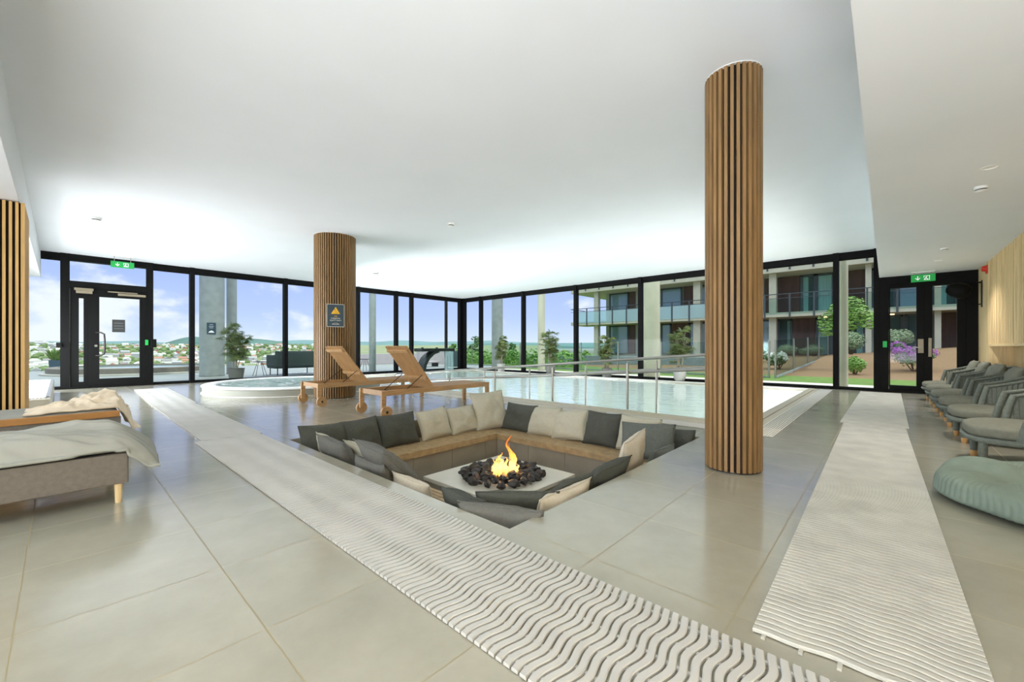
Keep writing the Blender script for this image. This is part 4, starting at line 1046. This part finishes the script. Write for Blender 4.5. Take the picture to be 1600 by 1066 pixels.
pillar('slim cream concrete column outside near the double doors', 1316, 'x', 13.1, .115, M['concrete_pale'])
# notice on the thick column
a_ = math.atan2(-17.7, -pb.location.x) - .06
t = thing('column_notice', 'small petrol blue notice on the thick concrete column outside', 'notice', (pb.location.x + .378 * math.cos(a_), 17.7 + .378 * math.sin(a_), 1.66), a_ + PI / 2)
MB().box(-.13, .13, -.004, .006, -.20, .20).build('notice_panel', M['sign_blue'], t, bevel=.002)
g = MB()
for zz, w_ in ((.13, .05), (.07, .07), (.02, .055)): g.box(-w_, w_, -.006, -.004, zz - .012, zz + .012)
g.build('notice_lines', mat('notice_pale', (150, 160, 164), .6), t)
g = MB(); g.prism([(-.09, -.15), (.09, -.15), (.05, -.09), (0, -.07), (-.05, -.10)], lambda a, b: (a, -.0042, b), lambda a, b: (a, -.006, b)); g.build('emblem', M['sign_pale'], t)
# round outdoor bath
t = thing('outdoor_pool', 'round raised outdoor bath on the terrace beyond the left door', 'hot tub', (2.2, 22.7, -.01))
MB().lathe([(2.75, 0), (2.75, .05), (2.70, .06)], (0, 0, 0), 80).build('step', M['concrete'], t, smooth=True)
MB().lathe([(2.6, .0), (2.6, .24), (2.55, .26), (2.3, .26), (2.28, .15)], (0, 0, 0), 80, cap=False).build('wall', mat('bath_wall', (112, 108, 96), .7, var=.1), t, smooth=True)
MB().lathe([(2.3, .20), (.01, .20)], (0, 0, 0), 80, cap=False).build('water', mat('bath_water', (150, 186, 190), .06, spec=.7), t)
# planted pot on the terrace
t = thing('potted_grass', 'bushy green plant in a blue-grey pot on the terrace by the left door', 'potted plant', (X_on(87, 25.7), 25.7, -.012))
MB().lathe([(.17, 0), (.21, .48), (.19, .48), (.18, .42)], (0, 0, 0), 24).build('pot', mat('blue_pot', (64, 86, 98), .5), t, smooth=True)
g = MB(); rnd = random.Random(5)
for k in range(150):
    a_ = rnd.uniform(0, 6.28); r = rnd.uniform(.05, .36); h = rnd.uniform(.3, .62); p = Vector((.12 * math.cos(a_), .12 * math.sin(a_), .42)); q = p + Vector((r * math.cos(a_), r * math.sin(a_), h))
    s = Vector((-math.sin(a_), math.cos(a_), 0)) * .02; m_ = (p + q) / 2 + Vector((0, 0, .08)); g.f([g.b.verts.new(x) for x in (p, m_ + s, q, m_ - s)])
M['bush'] = mat('bush_leaf', (74, 108, 48), .6, var=.35, vscale=3, col2=(120, 150, 74))
g.build('leaves', M['bush'], t)
palm('potted fan palm on the terrace between concrete column and round table', (X_on(369, 15.5), 15.5, -.01), 1.62, 1.2, 8, M['pot_grey'], .34, .24)
# terrace furniture
def side_table(label, x, y):
    t = thing('terrace_table', label, 'table', (x, y, -.012), 0)
    MB().cyl((0, 0, .50), (0, 0, .52), .27, 28).build('table_top', M['darkmetal'], t, smooth=True)
    for k in range(4):
        a_ = PI / 4 + PI / 2 * k; MB().tube([(.08 * math.cos(a_), .08 * math.sin(a_), .50), (.25 * math.cos(a_), .25 * math.sin(a_), 0)], .008, 6).build('leg', M['darkmetal'], t, smooth=True)
side_table('small round black table on the terrace beside the dark sofa', X_on(406, 16.4), 16.4)
side_table('small round black table on the terrace right of the far slatted column', X_on(570, 16.6), 16.6)
t = thing('terrace_sofa', 'dark grey woven sofa on the terrace left of the far column', 'sofa', (X_on(466, 16.3), 16.3, -.012), .05)
M['sofa'] = mat('dark_weave', (58, 70, 68), .8, var=.15, vscale=30)
MB().box(-.80, .75, .0, .80, .24, .40).build('seat', M['sofa'], t, bevel=.05)
MB().box(-.80, .75, -.06, .06, .30, .88).build('backrest', M['sofa'], t, bevel=.04)
for q in (-.78, .73): MB().box(q - .05, q + .05, -.02, .78, .3, .74).build('arm', M['sofa'], t, bevel=.05)
MB().box(-.7, .65, .08, .7, .401, .5).build('seat_cushion', M['cush_dark'], t, bevel=.04)
for q in ((-.7, .05), (.65, .05), (-.7, .72), (.65, .72)): MB().cyl((q[0], q[1], 0), (q[0], q[1], .25), .018, 10).build('leg', M['darkmetal'], t)
o = MB().ico((0, 0, 0), .22, 3, .15, (1, .5, 1)).build('round_cushion', M['cush_grey'], t, smooth=True, angle=180); o.location = (.80, -.18, .56)
# parapet, benches and planter by the corner
M['board'] = mat('greyed_board', (178, 172, 172), .7, var=.08, vscale=4, stretch=(1, 6, 6))
tag(MB().box(X_on(655, 20), X_on(712, 20), 20, 20.25, -.01, .86).box(X_on(560, 22.5), X_on(652, 22.5), 22.5, 22.7, -.01, .62).build('terrace_parapet', M['board'], bevel=.01), 'low grey boarded parapet on the terrace behind the waterfall spout', 'wall')
x_ = X_on(668, 17.6)
t = thing('terrace_bench', 'low white terrace bench behind the waterfall spout', 'bench', (x_, 17.6, -.012))
MB().box(-.9, .8, 0, .6, .20, .28).build('seat', M['board'], t, bevel=.01)
for q in (-.8, .7): MB().box(q - .03, q + .03, .05, .55, 0, .20).build('leg', M['darkmetal'], t)
t = thing('planter', 'dark blue-green planter outside the room corner', 'planter', (X_on(708, 17.0), 17.0, -.012))
MB().prism([(-.38, -.3), (.38, -.3), (.38, .3), (-.38, .3)], lambda a, b: (a * .9, b * .9, 0), lambda a, b: (a, b, .82)).build('tub', mat('planter_teal', (62, 84, 86), .5), t, bevel=.02)
MB().box(-.34, .34, -.26, .26, .8195, .828).build('soil', M['soil'], t)

# ================================================================ outside: garden
M['grass'] = mat('lawn', (92, 122, 40), .9, var=.25, vscale=5, detail=8, bump=.4, bscale=60)
M['mulch'] = mat('bark_mulch', (126, 100, 68), .95, var=.35, vscale=40, detail=10, bump=.8, bscale=30)
M['paving'] = mat('pale_paving', (206, 200, 186), .7, var=.05)
tag(MB().box(GX + .12, 14.5, -14, GY + .105, -.20, -.014).build('paving_strip', M['paving']), kind='structure')
tag(MB().box(14.5, 60, -40, 40, -.4, -.02).build('lawn', M['grass']), 'mown green lawn outside the right glass wall', 'lawn', kind='stuff')
def mound(u, v):
    Y = -24 + u * 38; X = 17.6 + v * 15.6
    h = max(.25, .48 + .085 * max(0, 3.5 - Y)); h = min(h, 1.5)
    e = min(1, max(0, (X - 17.8 - .5 * noise.noise(Vector((Y * .5, 1, 1)))) / 9)); e = e * e * (3 - 2 * e)
    fy = min(1, max(0, (14 - Y) / 6))
    return Vector((X, Y, -.04 + (.02 + h * e) * fy + .04 * e * noise.noise(Vector((X, Y, 2)))))
tag(MB().grid(mound, 90, 50).build('mulch_bank', M['mulch'], smooth=True, angle=180), kind='structure')
tag(MB().box(21, 21.4, 5.2, 18.5, -.018, .52).build('garden_wall', M['concrete_dark'], bevel=.01), 'low grey garden wall in front of the apartment building', 'wall')
# glass fences
def fence(label, pts, zts, zbs, npost):
    t = thing('glass_fence', label, 'fence', (pts[0][0], pts[0][1], 0))
    o0 = Vector((pts[0][0], pts[0][1], 0))
    (x0, y0), (x1, y1) = pts
    for k in range(npost + 1):
        f = k / npost; x, y = x0 + (x1 - x0) * f, y0 + (y1 - y0) * f; zb = zbs[0] + (zbs[1] - zbs[0]) * f; zt = zts[0] + (zts[1] - zts[0]) * f
        MB().cyl(Vector((x, y, min(zb, 0) - .02 if zb < .05 else zb - .05)) - o0, Vector((x, y, zt)) - o0, .03, 10).build('post', M['steel'], t, smooth=True)
        if k < npost:
            g = (k + 1) / npost; xx, yy = x0 + (x1 - x0) * g, y0 + (y1 - y0) * g; zb2 = zbs[0] + (zbs[1] - zbs[0]) * g; zt2 = zts[0] + (zts[1] - zts[0]) * g
            n_ = Vector((-(y1 - y0), x1 - x0, 0)).normalized() * .006
            A = [Vector((x, y, zb + .04)) - o0, Vector((xx, yy, zb2 + .04)) - o0, Vector((xx, yy, zt2 - .02)) - o0, Vector((x, y, zt - .02)) - o0]
            b = MB(); b.hexa([A[0] - n_, A[1] - n_, A[2] - n_, A[3] - n_, A[0] + n_, A[1] + n_, A[2] + n_, A[3] + n_]); b.build('glass_panel', M['fence_glass'], t)
    b = MB(); b.bar(Vector((x0, y0, zbs[0] + .03)) - o0, Vector((x1, y1, zbs[1] + .03)) - o0, .05, .06); b.build('bottom_rail', M['concrete_dark'], t)
    return t
fence('clear glass fence across the lawn behind the row of palms', ((15.95, 2.9), (15.95, 19.5)), (1.22, 1.22), (-.02, -.02), 9)
fence('clear glass fence climbing the mulch bank towards the building', ((15.95, 2.72), (27.4, 2.3)), (1.25, 1.6), (-.02, .50), 4)

# plants --------------------------------------------------------------------
M['leaf_lime'] = mat('lime_leaf', (132, 168, 74), .6, var=.3, vscale=2, col2=(96, 138, 56))
M['leaf_mid'] = mat('mid_leaf', (92, 130, 66), .6, var=.3, vscale=2, col2=(58, 92, 44))
M['leaf_grey'] = mat('greygreen_leaf', (130, 150, 110), .6, var=.3, vscale=2)
M['white_bloom'] = mat('white_bloom', (240, 240, 230), .7)
M['purple_bloom'] = mat('purple_bloom', (178, 104, 190), .7, var=.2, vscale=9)
M['bark'] = mat('bark', (104, 84, 62), .9, var=.2, vscale=20)
def leaves(mb, c, r, n, size, rnd, sq=(1, 1, 1), fill=.55):
    for k in range(n):
        a_ = rnd.uniform(0, 6.28); z = rnd.uniform(-.75, 1); q = math.sqrt(max(0, 1 - z * z)); rr = r * (fill + (1 - fill) * rnd.random() ** .5)
        d = Vector((q * math.cos(a_), q * math.sin(a_), z)); p = Vector(c) + Vector((d.x * sq[0], d.y * sq[1], d.z * sq[2])) * rr
        n_ = (d + Vector((rnd.uniform(-.7, .7), rnd.uniform(-.7, .7), rnd.uniform(-.3, .9)))).normalized(); x = n_.cross(Vector((0, 0, 1))).normalized(); y = n_.cross(x)
        s = size * rnd.uniform(.7, 1.3); mb.f([mb.b.verts.new(w) for w in (p - x * s, p - y * s * .5, p + x * s, p + y * s * .5)])
def bush(label, loc, r, hgt, mt, seed, bloom=None, nb=0, cat='shrub', name='garden_shrub', leaf=.07, group=None):
    rnd = random.Random(seed); t = thing(name, label, cat, loc, 0, group)
    st = MB()
    for k in range(5):
        a_ = 1.25 * k + seed; st.tube([(0, 0, -.05), (r * .45 * math.cos(a_), r * .45 * math.sin(a_), hgt * .55)], [.025, .012], 6)
    st.build('stems', M['bark'], t)
    g = MB(); blobs = []
    for k in range(7):
        a_ = rnd.uniform(0, 6.28); q = rnd.uniform(0, .5) * r; blobs.append((q * math.cos(a_), q * math.sin(a_), hgt * rnd.uniform(.4, .72), r * rnd.uniform(.45, .62)))
    for x, y, z, q in blobs: leaves(g, (x, y, z), q, int(360 * max(1, r)), .68 * leaf * max(.8, r), rnd, (1, 1, min(1.2, hgt / (2 * r) * 1.1)))
    g.build('foliage', mt, t)
    if bloom:
        g = MB()
        for k in range(nb):
            x, y, z, q = rnd.choice(blobs); a_ = rnd.uniform(0, 6.28); e = rnd.uniform(0, 1.2)
            c = Vector((x, y, z)) + Vector((math.cos(a_) * math.cos(e), math.sin(a_) * math.cos(e), math.sin(e) * min(1.2, hgt / (2 * r) * 1.1))) * q
            leaves(g, c, leaf * 1.6 * max(.8, r), 26, leaf * .5 * max(.8, r), rnd)
        g.build('blossoms', bloom, t)
    return t
def ground(X, Y): return mound((Y + 24) / 38, min(1, max(0, (X - 17.6) / 15.6))).z if X > 17.6 and -24 < Y < 14 else -.02
def bush_at(label, u, v, X, wpx, hpx, mt, seed, bloom=None, nb=0, **k):
    Y = Y_on(u, X); d = X * ca + Y * sa; r = wpx / 2 * d / F_PX; hh = hpx * d / F_PX
    z = ground(X, Y) - .03
    return bush(label, (X, Y, z), r, hh, mt, seed, bloom, nb, **k)
bush_at('white flowering rhododendron on the mulch bank right of the tall column', 1216, 570, 20.5, 42, 28, M['leaf_mid'], 1, M['white_bloom'], 60)
bush_at('white flowering shrub half hidden behind the tall slatted column', 1186, 560, 23, 26, 22, M['leaf_mid'], 2, M['white_bloom'], 30)
bush_at('round bright green shrub on the mulch bank beside the cream column', 1336, 580, 19.2, 32, 30, M['leaf_lime'], 3)
bush_at('purple flowering rhododendron seen through the double doors', 1428, 568, 20.5, 62, 40, M['leaf_mid'], 4, M['purple_bloom'], 110)
bush_at('small purple rhododendron left of the larger purple one', 1400, 548, 24.5, 22, 22, M['leaf_mid'], 5, M['purple_bloom'], 40)
bush_at('grey-green shrub behind the purple rhododendron', 1400, 540, 26.0, 48, 40, M['leaf_grey'], 6)
bush_at('feathery pale green shrub behind the glass fence, left one', 1228, 556, 28.5, 40, 22, M['leaf_grey'], 7)
bush_at('feathery pale green shrub behind the glass fence, right one', 1272, 556, 28.5, 40, 20, M['leaf_grey'], 8)
bush_at('pale green shrub beneath the small lime green tree', 1330, 556, 27.0, 50, 40, M['leaf_grey'], 9)
# small tree
X = 21.0; Y = Y_on(1322, X); z = ground(X, Y)
t = thing('garden_tree', 'small lime green tree on the mulch bank by the cream column', 'tree', (X, Y, z - .05))
MB().tube([(0, 0, 0), (.05, .1, .8), (-.05, -.05, 1.5), (.0, -.3, 2.2)], [.05, .045, .04, .02], 8).tube([(-.03, 0, 1.4), (.1, .6, 2.2)], [.03, .015], 6).build('trunk', M['bark'], t, smooth=True)
g = MB(); rnd = random.Random(9)
for c in ((0, -.4, 2.15), (0, .2, 2.3), (.2, .55, 1.95), (-.2, -.75, 1.85), (0, 0, 1.8), (.1, -.2, 2.5), (0, .5, 1.6)): leaves(g, c, .40, 240, .066, rnd)
g.build('crown', M['leaf_lime'], t)
# hedge and trees beyond the fence
g = MB(); rnd = random.Random(10)
for k in range(34):
    leaves(g, (18.2 + rnd.uniform(-.6, .9), 12.2 + k * .30 + rnd.uniform(-.3, .3), .30 + rnd.uniform(-.1, .18)), .55, 60, .10, rnd)
tag(g.build('hedge', M['leaf_lime']), 'loose light green hedge growing beyond the glass fence', 'hedge', kind='stuff')
for (u, X_, top, w_, lb, mt, sd) in ((742, 20, 526, 34, 'young open crowned pine beyond the fence near the room corner', M['leaf_mid'], 1), (801, 20, 536, 20, 'slim young tree beyond the fence left of the second palm', M['leaf_mid'], 2), (708, 17.5, 537, 22, 'bright green bush behind the dark planter at the corner', M['leaf_lime'], 3), (883, 22, 548, 26, 'yellow-green bush beyond the fence left of the building', M['leaf_lime'], 4), (912, 24, 550, 30, 'yellow-green bush at the foot of the building corner', M['leaf_lime'], 5)):
    Y_ = Y_on(u, X_); d = X_ * ca + Y_ * sa; h = 1 + (HY - top) * d / F_PX; r = w_ / 2 * d / F_PX
    t = thing('garden_tree', lb, 'tree', (X_, Y_, -.05))
    MB().tube([(0, 0, 0), (.03, .02, h * .5), (0, 0, h * .9)], [.05, .035, .015], 7).build('trunk', M['bark'], t, smooth=True)
    g = MB(); rnd = random.Random(sd)
    for k in range(9):
        zz = h * (.35 + .6 * k / 8); q = r * (1 - .5 * k / 8) if sd != 1 else r * (.5 + .4 * rnd.random())
        a_ = rnd.uniform(0, 6.28); leaves(g, (q * .45 * math.cos(a_), q * .45 * math.sin(a_), zz), q * .6, 70, .08, rnd, (1, 1, .6 if sd == 1 else 1))
    g.build('crown', mt, t)

# ================================================================ apartment building
BF, BW = 31.0, 33.0
bl = thing('apartment_building', 'two storey apartment building with balconies behind the garden', 'building', (BW, 0, 0))
M['facade'] = mat('facade_render', (160, 166, 150), .8, var=.05)
M['brown_clad'] = mat('brown_cladding', (84, 62, 52), .75, var=.3, vscale=2, stretch=(3, 5, .4))
M['bframe'] = mat('dark_window_frame', (62, 72, 74), .5)
M['bglass'] = mat('building_glass', (120, 150, 158), .06, spec=.9)
M['room_dark'] = mat('dim_room', (92, 104, 100), .9)
M['curtain'] = mat('pale_curtain', (186, 212, 202), .8, var=.1, vscale=6, stretch=(4, 8, .1))
YL, YRt = Y_on(892, BF), -26
def L3(x): return x - BW
ye = Y_on(944, BW)
MB().box(.35, 6, YRt, ye, .1, 6.0).build('wall', M['facade'], bl)
MB().box(L3(BF), .6, YRt, YL, 2.95, 3.24).build('balcony_slab', M['concrete_pale'], bl)
MB().box(L3(BF), 6, YRt, YL, 5.82, 6.3).build('roof_slab', M['concrete_pale'], bl)
MB().box(L3(BF) - .03, L3(BF), YRt, YL, 6.32, 7.3).build('upper_glass', M['bglass'], bl)
def seg(u0, u1, X=BW): return sorted((Y_on(u0, X), Y_on(u1, X)))
def clad(u0, u1, z0, z1):
    a, b = seg(u0, u1); MB().box(.24, .36, a, b, z0, z1).build('cladding_panel', M['brown_clad'], bl)
def win(u0, u1, z0, z1, curt=None):
    a, b = seg(u0, u1); w = MB()
    w.box(.22, .36, a, a + .12, z0, z1).box(.22, .36, b - .12, b, z0, z1).box(.22, .36, a, b, z1 - .12, z1).box(.22, .36, a, b, z0, z0 + .1)
    wo = w.build('window', M['bframe'], bl)
    MB().box(.26, .30, a + .12, b - .12, z0 + .1, z1 - .12).build('pane', M['bglass'] if curt is None else M['fence_glass'], wo)
    if curt is not None:
        MB().box(.34, .348, a + .12, b - .12, z0 + .1, z1 - .12).build('room_back', M['room_dark'], wo)
        for c0, c1 in curt:
            n = 24; g = MB(); ya, yb_ = seg(c0, c1)
            g.grid(lambda u, v: Vector((.322 + .012 * math.sin(u * 40), ya + (yb_ - ya) * u, z0 + .12 + (z1 - z0 - .26) * v)), n * 2, 1)
            o = g.build('curtain', M['curtain'], wo); sm_ = o.modifiers.new('solid', 'SOLIDIFY'); sm_.thickness = .006
U0, U1, G0, G1 = 3.26, 5.80, .42, 2.93
for u0, u1 in ((981, 990), (1066, 1083), (1193, 1202), (1214, 1249), (1324, 1353), (1500, 1530)): clad(u0, u1, U0, U1)
for u0, u1 in ((981, 990), (1048, 1074), (1238, 1273), (1460, 1530)): clad(u0, u1, G0, G1)
win(950, 980, U0, U1); win(1031, 1064, U0, U1); win(1090, 1150, U0, U1); win(1250, 1274, U0, U1, [(1252, 1262)]); win(1274, 1303, U0, U1, [(1275, 1301)])
win(1362, 1400, U0, U1, [(1366, 1378)]); win(1402, 1450, U0, U1); win(1454, 1498, U0, U1, [(1466, 1480)])
win(950, 980, G0, G1); win(1031, 1047, G0, G1); win(1075, 1084, G0, G1); win(1090, 1150, G0, G1); win(1188, 1204, G0, G1); win(1214, 1237, G0, G1, [(1229, 1235)])
win(1274, 1302, G0, G1, [(1276, 1291)]); win(1322, 1352, G0, G1, [(1338, 1349)]); win(1384, 1412, G0, G1, []); win(1414, 1456, G0, G1, [])
for uc, wd in ((933, 9), (1090, 13), (1208, 12), (1357, 9), (1465, 9), (985, 4)):
    Y = Y_on(uc, BF + .6); d = (BF + .6) * ca + Y * sa; r = wd / 2 * d / F_PX * .8
    if uc == 985: continue
    MB().box(L3(BF) + .4, L3(BF) + .4 + 2 * r, Y - r, Y + r, .1, 2.95).build('column', M['concrete_pale'], bl)
    MB().box(L3(BF) + .4, L3(BF) + .4 + 2 * r, Y - r, Y + r, 3.24, 5.82).build('column', M['concrete_pale'], bl)
# balcony railing
rl = MB()
rl.box(L3(BF) - .05, L3(BF), YRt, YL, 4.38, 4.43).box(L3(BF) - .05, L3(BF), YRt, YL, 4.12, 4.15)
rl.box(L3(BF), .3, YL - .05, YL, 4.38, 4.43)
ro = rl.build('balcony_railing', M['bframe'], bl)
M['frost'] = glassmat('frosted_glass', (.72, .86, .86, 1), 1.45, .05, .9, .42)
us = [897, 917, 937, 957, 979, 1003, 1027, 1050, 1077, 1104, 1131, 1160, 1195, 1234, 1272, 1313, 1355, 1402, 1455, 1510]
for i, u in enumerate(us):
    Y = Y_on(u, BF); MB().box(L3(BF) - .06, L3(BF) + .0, Y - .045, Y + .045, 2.9, 4.40).build('baluster', M['bframe'], ro)
    if i + 1 < len(us):
        Y2 = Y_on(us[i + 1], BF); MB().box(L3(BF) - .035, L3(BF) - .02, min(Y, Y2) + .06, max(Y, Y2) - .06, 3.12, 4.10).build('balcony_glass', M['frost'] if u < 1160 else M['fence_glass'], ro)
# hanging brackets under the roof edge
for u in (915, 936, 958, 981, 1027, 1054, 1110, 1160, 1199, 1234, 1271, 1355):
    Y = Y_on(u, BF); MB().box(L3(BF) - .05, L3(BF), Y - .05, Y + .05, 5.95, 6.4).build('bracket', M['bframe'], bl)
for u, zz in ((1290, 2.90), (1394, 2.90)):
    Y = Y_on(u, BW - .4); MB().cyl((-.4, Y, 2.90), (-.4, Y, 2.949), .10, 14).build('soffit_lamp', mat('soffit_glow', (255, 214, 150), .5, emis=3), bl)

# ================================================================ the valley, the town and the hills
M['valley'] = mat('valley_green', (112, 128, 84), .95, var=.35, vscale=.02, detail=8, col2=(146, 150, 112))
M['hill'] = mat('hazy_hills', (100, 132, 128), .95, var=.12, vscale=.004, detail=8)  # bluish distance haze painted into the hill colour
M['hill2'] = mat('green_hills', (78, 110, 98), .95, var=.2, vscale=.006, detail=8)  # nearer ridge, distance haze tinted into the green
def tz(r, az=0):
    T = ((26, -6), (60, -14), (150, -22), (300, -32), (600, -34), (1000, -16), (1500, 5), (2200, 12), (6000, 20))
    for (a, za), (b, zb) in zip(T, T[1:]):
        if r <= b: f = (r - a) / (b - a); return za + (zb - za) * f + 5 * noise.noise(Vector((r * .004, az * 9, 1))) * min(1, r / 500)
    return 20
def vt(u, v):
    az = math.radians(38 + u * 110); r = 26 * (6000 / 26) ** v
    return Vector((r * math.cos(az), r * math.sin(az), tz(r, az)))
tag(MB().grid(vt, 120, 70).build('valley', M['valley'], smooth=True, angle=180), kind='structure')
def ridge(name, R, base, peaks, mt, dz):
    def fn(u, v):
        uu = -60 + u * 1100; az = ANG - math.atan((uu - CX) / F_PX); k = R / math.cos(az - ANG)
        h = base
        for c, w_, p in peaks: h += p * math.exp(-((uu - c) / w_) ** 2)
        h += dz * noise.noise(Vector((uu * .02, R, 1)))
        r = k * (1 + .25 * (v - .6))
        hh = (h * R / F_PX) * math.sin(PI * min(1, v / .6) / 2) if v <= .6 else (h * R / F_PX) * (1 - (v - .6))
        return Vector((r * math.cos(az), r * math.sin(az), CAM_H - 8 * (1 - min(1, v / .6)) + hh))
    tag(MB().grid(fn, 240, 14).build(name, mt, smooth=True, angle=180), kind='structure')
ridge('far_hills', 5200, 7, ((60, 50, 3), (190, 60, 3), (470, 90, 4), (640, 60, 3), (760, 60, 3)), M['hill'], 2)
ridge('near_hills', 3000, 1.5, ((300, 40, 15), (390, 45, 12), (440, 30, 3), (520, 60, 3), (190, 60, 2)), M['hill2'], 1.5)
# houses of the town
M['house_white'] = mat('white_wall', (240, 238, 230), .8); M['house_red'] = mat('red_wall', (190, 122, 106), .8); M['house_yellow'] = mat('ochre_wall', (214, 190, 144), .8); M['house_grey'] = mat('grey_wall', (176, 178, 176), .8)
M['roof_red'] = mat('red_roof', (178, 128, 110), .8); M['roof_dark'] = mat('dark_roof', (140, 138, 134), .8)
def house(wm, rm, l_, w_, h_):
    b = MB(); b.mi = 0; b.box(-l_ / 2, l_ / 2, -w_ / 2, w_ / 2, -3, h_); b.mi = 1
    o_ = .5; P = [Vector(p) for p in ((-l_ / 2 - o_, -w_ / 2 - o_, h_), (l_ / 2 + o_, -w_ / 2 - o_, h_), (l_ / 2 + o_, w_ / 2 + o_, h_), (-l_ / 2 - o_, w_ / 2 + o_, h_), (-l_ / 2 - o_, 0, h_ + w_ * .36), (l_ / 2 + o_, 0, h_ + w_ * .36))]
    v = [b.b.verts.new(p) for p in P]
    for q in ((0, 1, 5, 4), (2, 3, 4, 5), (1, 2, 5), (3, 0, 4), (0, 3, 2, 1)): b.f([v[i] for i in q])
    return b.build('town_house', [wm, rm])
kinds_ = [(house(M['house_white'], M['roof_red'], 13, 9, 6), 'small white house with red roof in the far town'), (house(M['house_white'], M['roof_dark'], 15, 9, 6), 'small white house with dark roof in the far town'), (house(M['house_red'], M['roof_dark'], 12, 9, 6), 'small red house in the far town'), (house(M['house_yellow'], M['roof_red'], 13, 9, 6), 'small ochre house in the far town'), (house(M['house_grey'], M['house_grey'], 18, 10, 8), 'long pale grey building in the far town'), (house(M['house_white'], M['house_white'], 14, 9, 7), 'small all white house in the far town')]
rnd = random.Random(21); used_ = set(); placed = []
for k in range(430):
    u = rnd.uniform(20, 495) if k < 390 else rnd.uniform(495, 560)
    az = ANG - math.atan((u - CX) / F_PX); r = 620 + 950 * rnd.random() ** .9
    px_ = (r * math.cos(az), r * math.sin(az))
    if any(math.dist(px_, q) < 13 for q in placed): continue
    if len(placed) >= 296: break
    placed.append(px_)
    i = rnd.choice((0, 0, 1, 1, 1, 2, 3, 4, 5, 5, 5))
    o = kinds_[i][0] if i not in used_ else kinds_[i][0].copy()
    if i in used_: COL.objects.link(o)
    used_.add(i)
    o.location = (r * math.cos(az), r * math.sin(az), tz(r, az) + .6); o.rotation_euler = (0, 0, rnd.uniform(-.5, .5) + rnd.choice((0, PI / 2)) + az)
    s = rnd.uniform(.5, .85); o.scale = (s, s, s)
    tag(o, kinds_[i][1], 'house', {0: 'white houses with red roofs in the far town', 1: 'white houses with dark roofs in the far town', 2: 'red houses in the far town', 3: 'ochre houses in the far town', 4: 'long grey buildings in the far town', 5: 'all white houses in the far town'}[i])
for i in range(6):
    if i not in used_: bpy.data.objects.remove(kinds_[i][0])
g = MB(); rnd = random.Random(33)
for k in range(2200):
    u = rnd.uniform(-40, 540); az = ANG - math.atan((u - CX) / F_PX); r = 620 + 1000 * rnd.random()
    s = rnd.uniform(2.6, 5.5)
    if any(math.dist((r * math.cos(az), r * math.sin(az)), q) < 9 + s * 1.3 for q in placed): continue
    g.ico((r * math.cos(az), r * math.sin(az), tz(r, az) + s * .4), s, 1, .4, (1.3, 1.3, .9), k)
tag(g.build('woodland', mat('town_trees', (88, 114, 66), .95, var=.3, vscale=.05, col2=(124, 142, 90)), smooth=True, angle=180), 'green trees scattered between the houses of the far town', 'trees', kind='stuff')
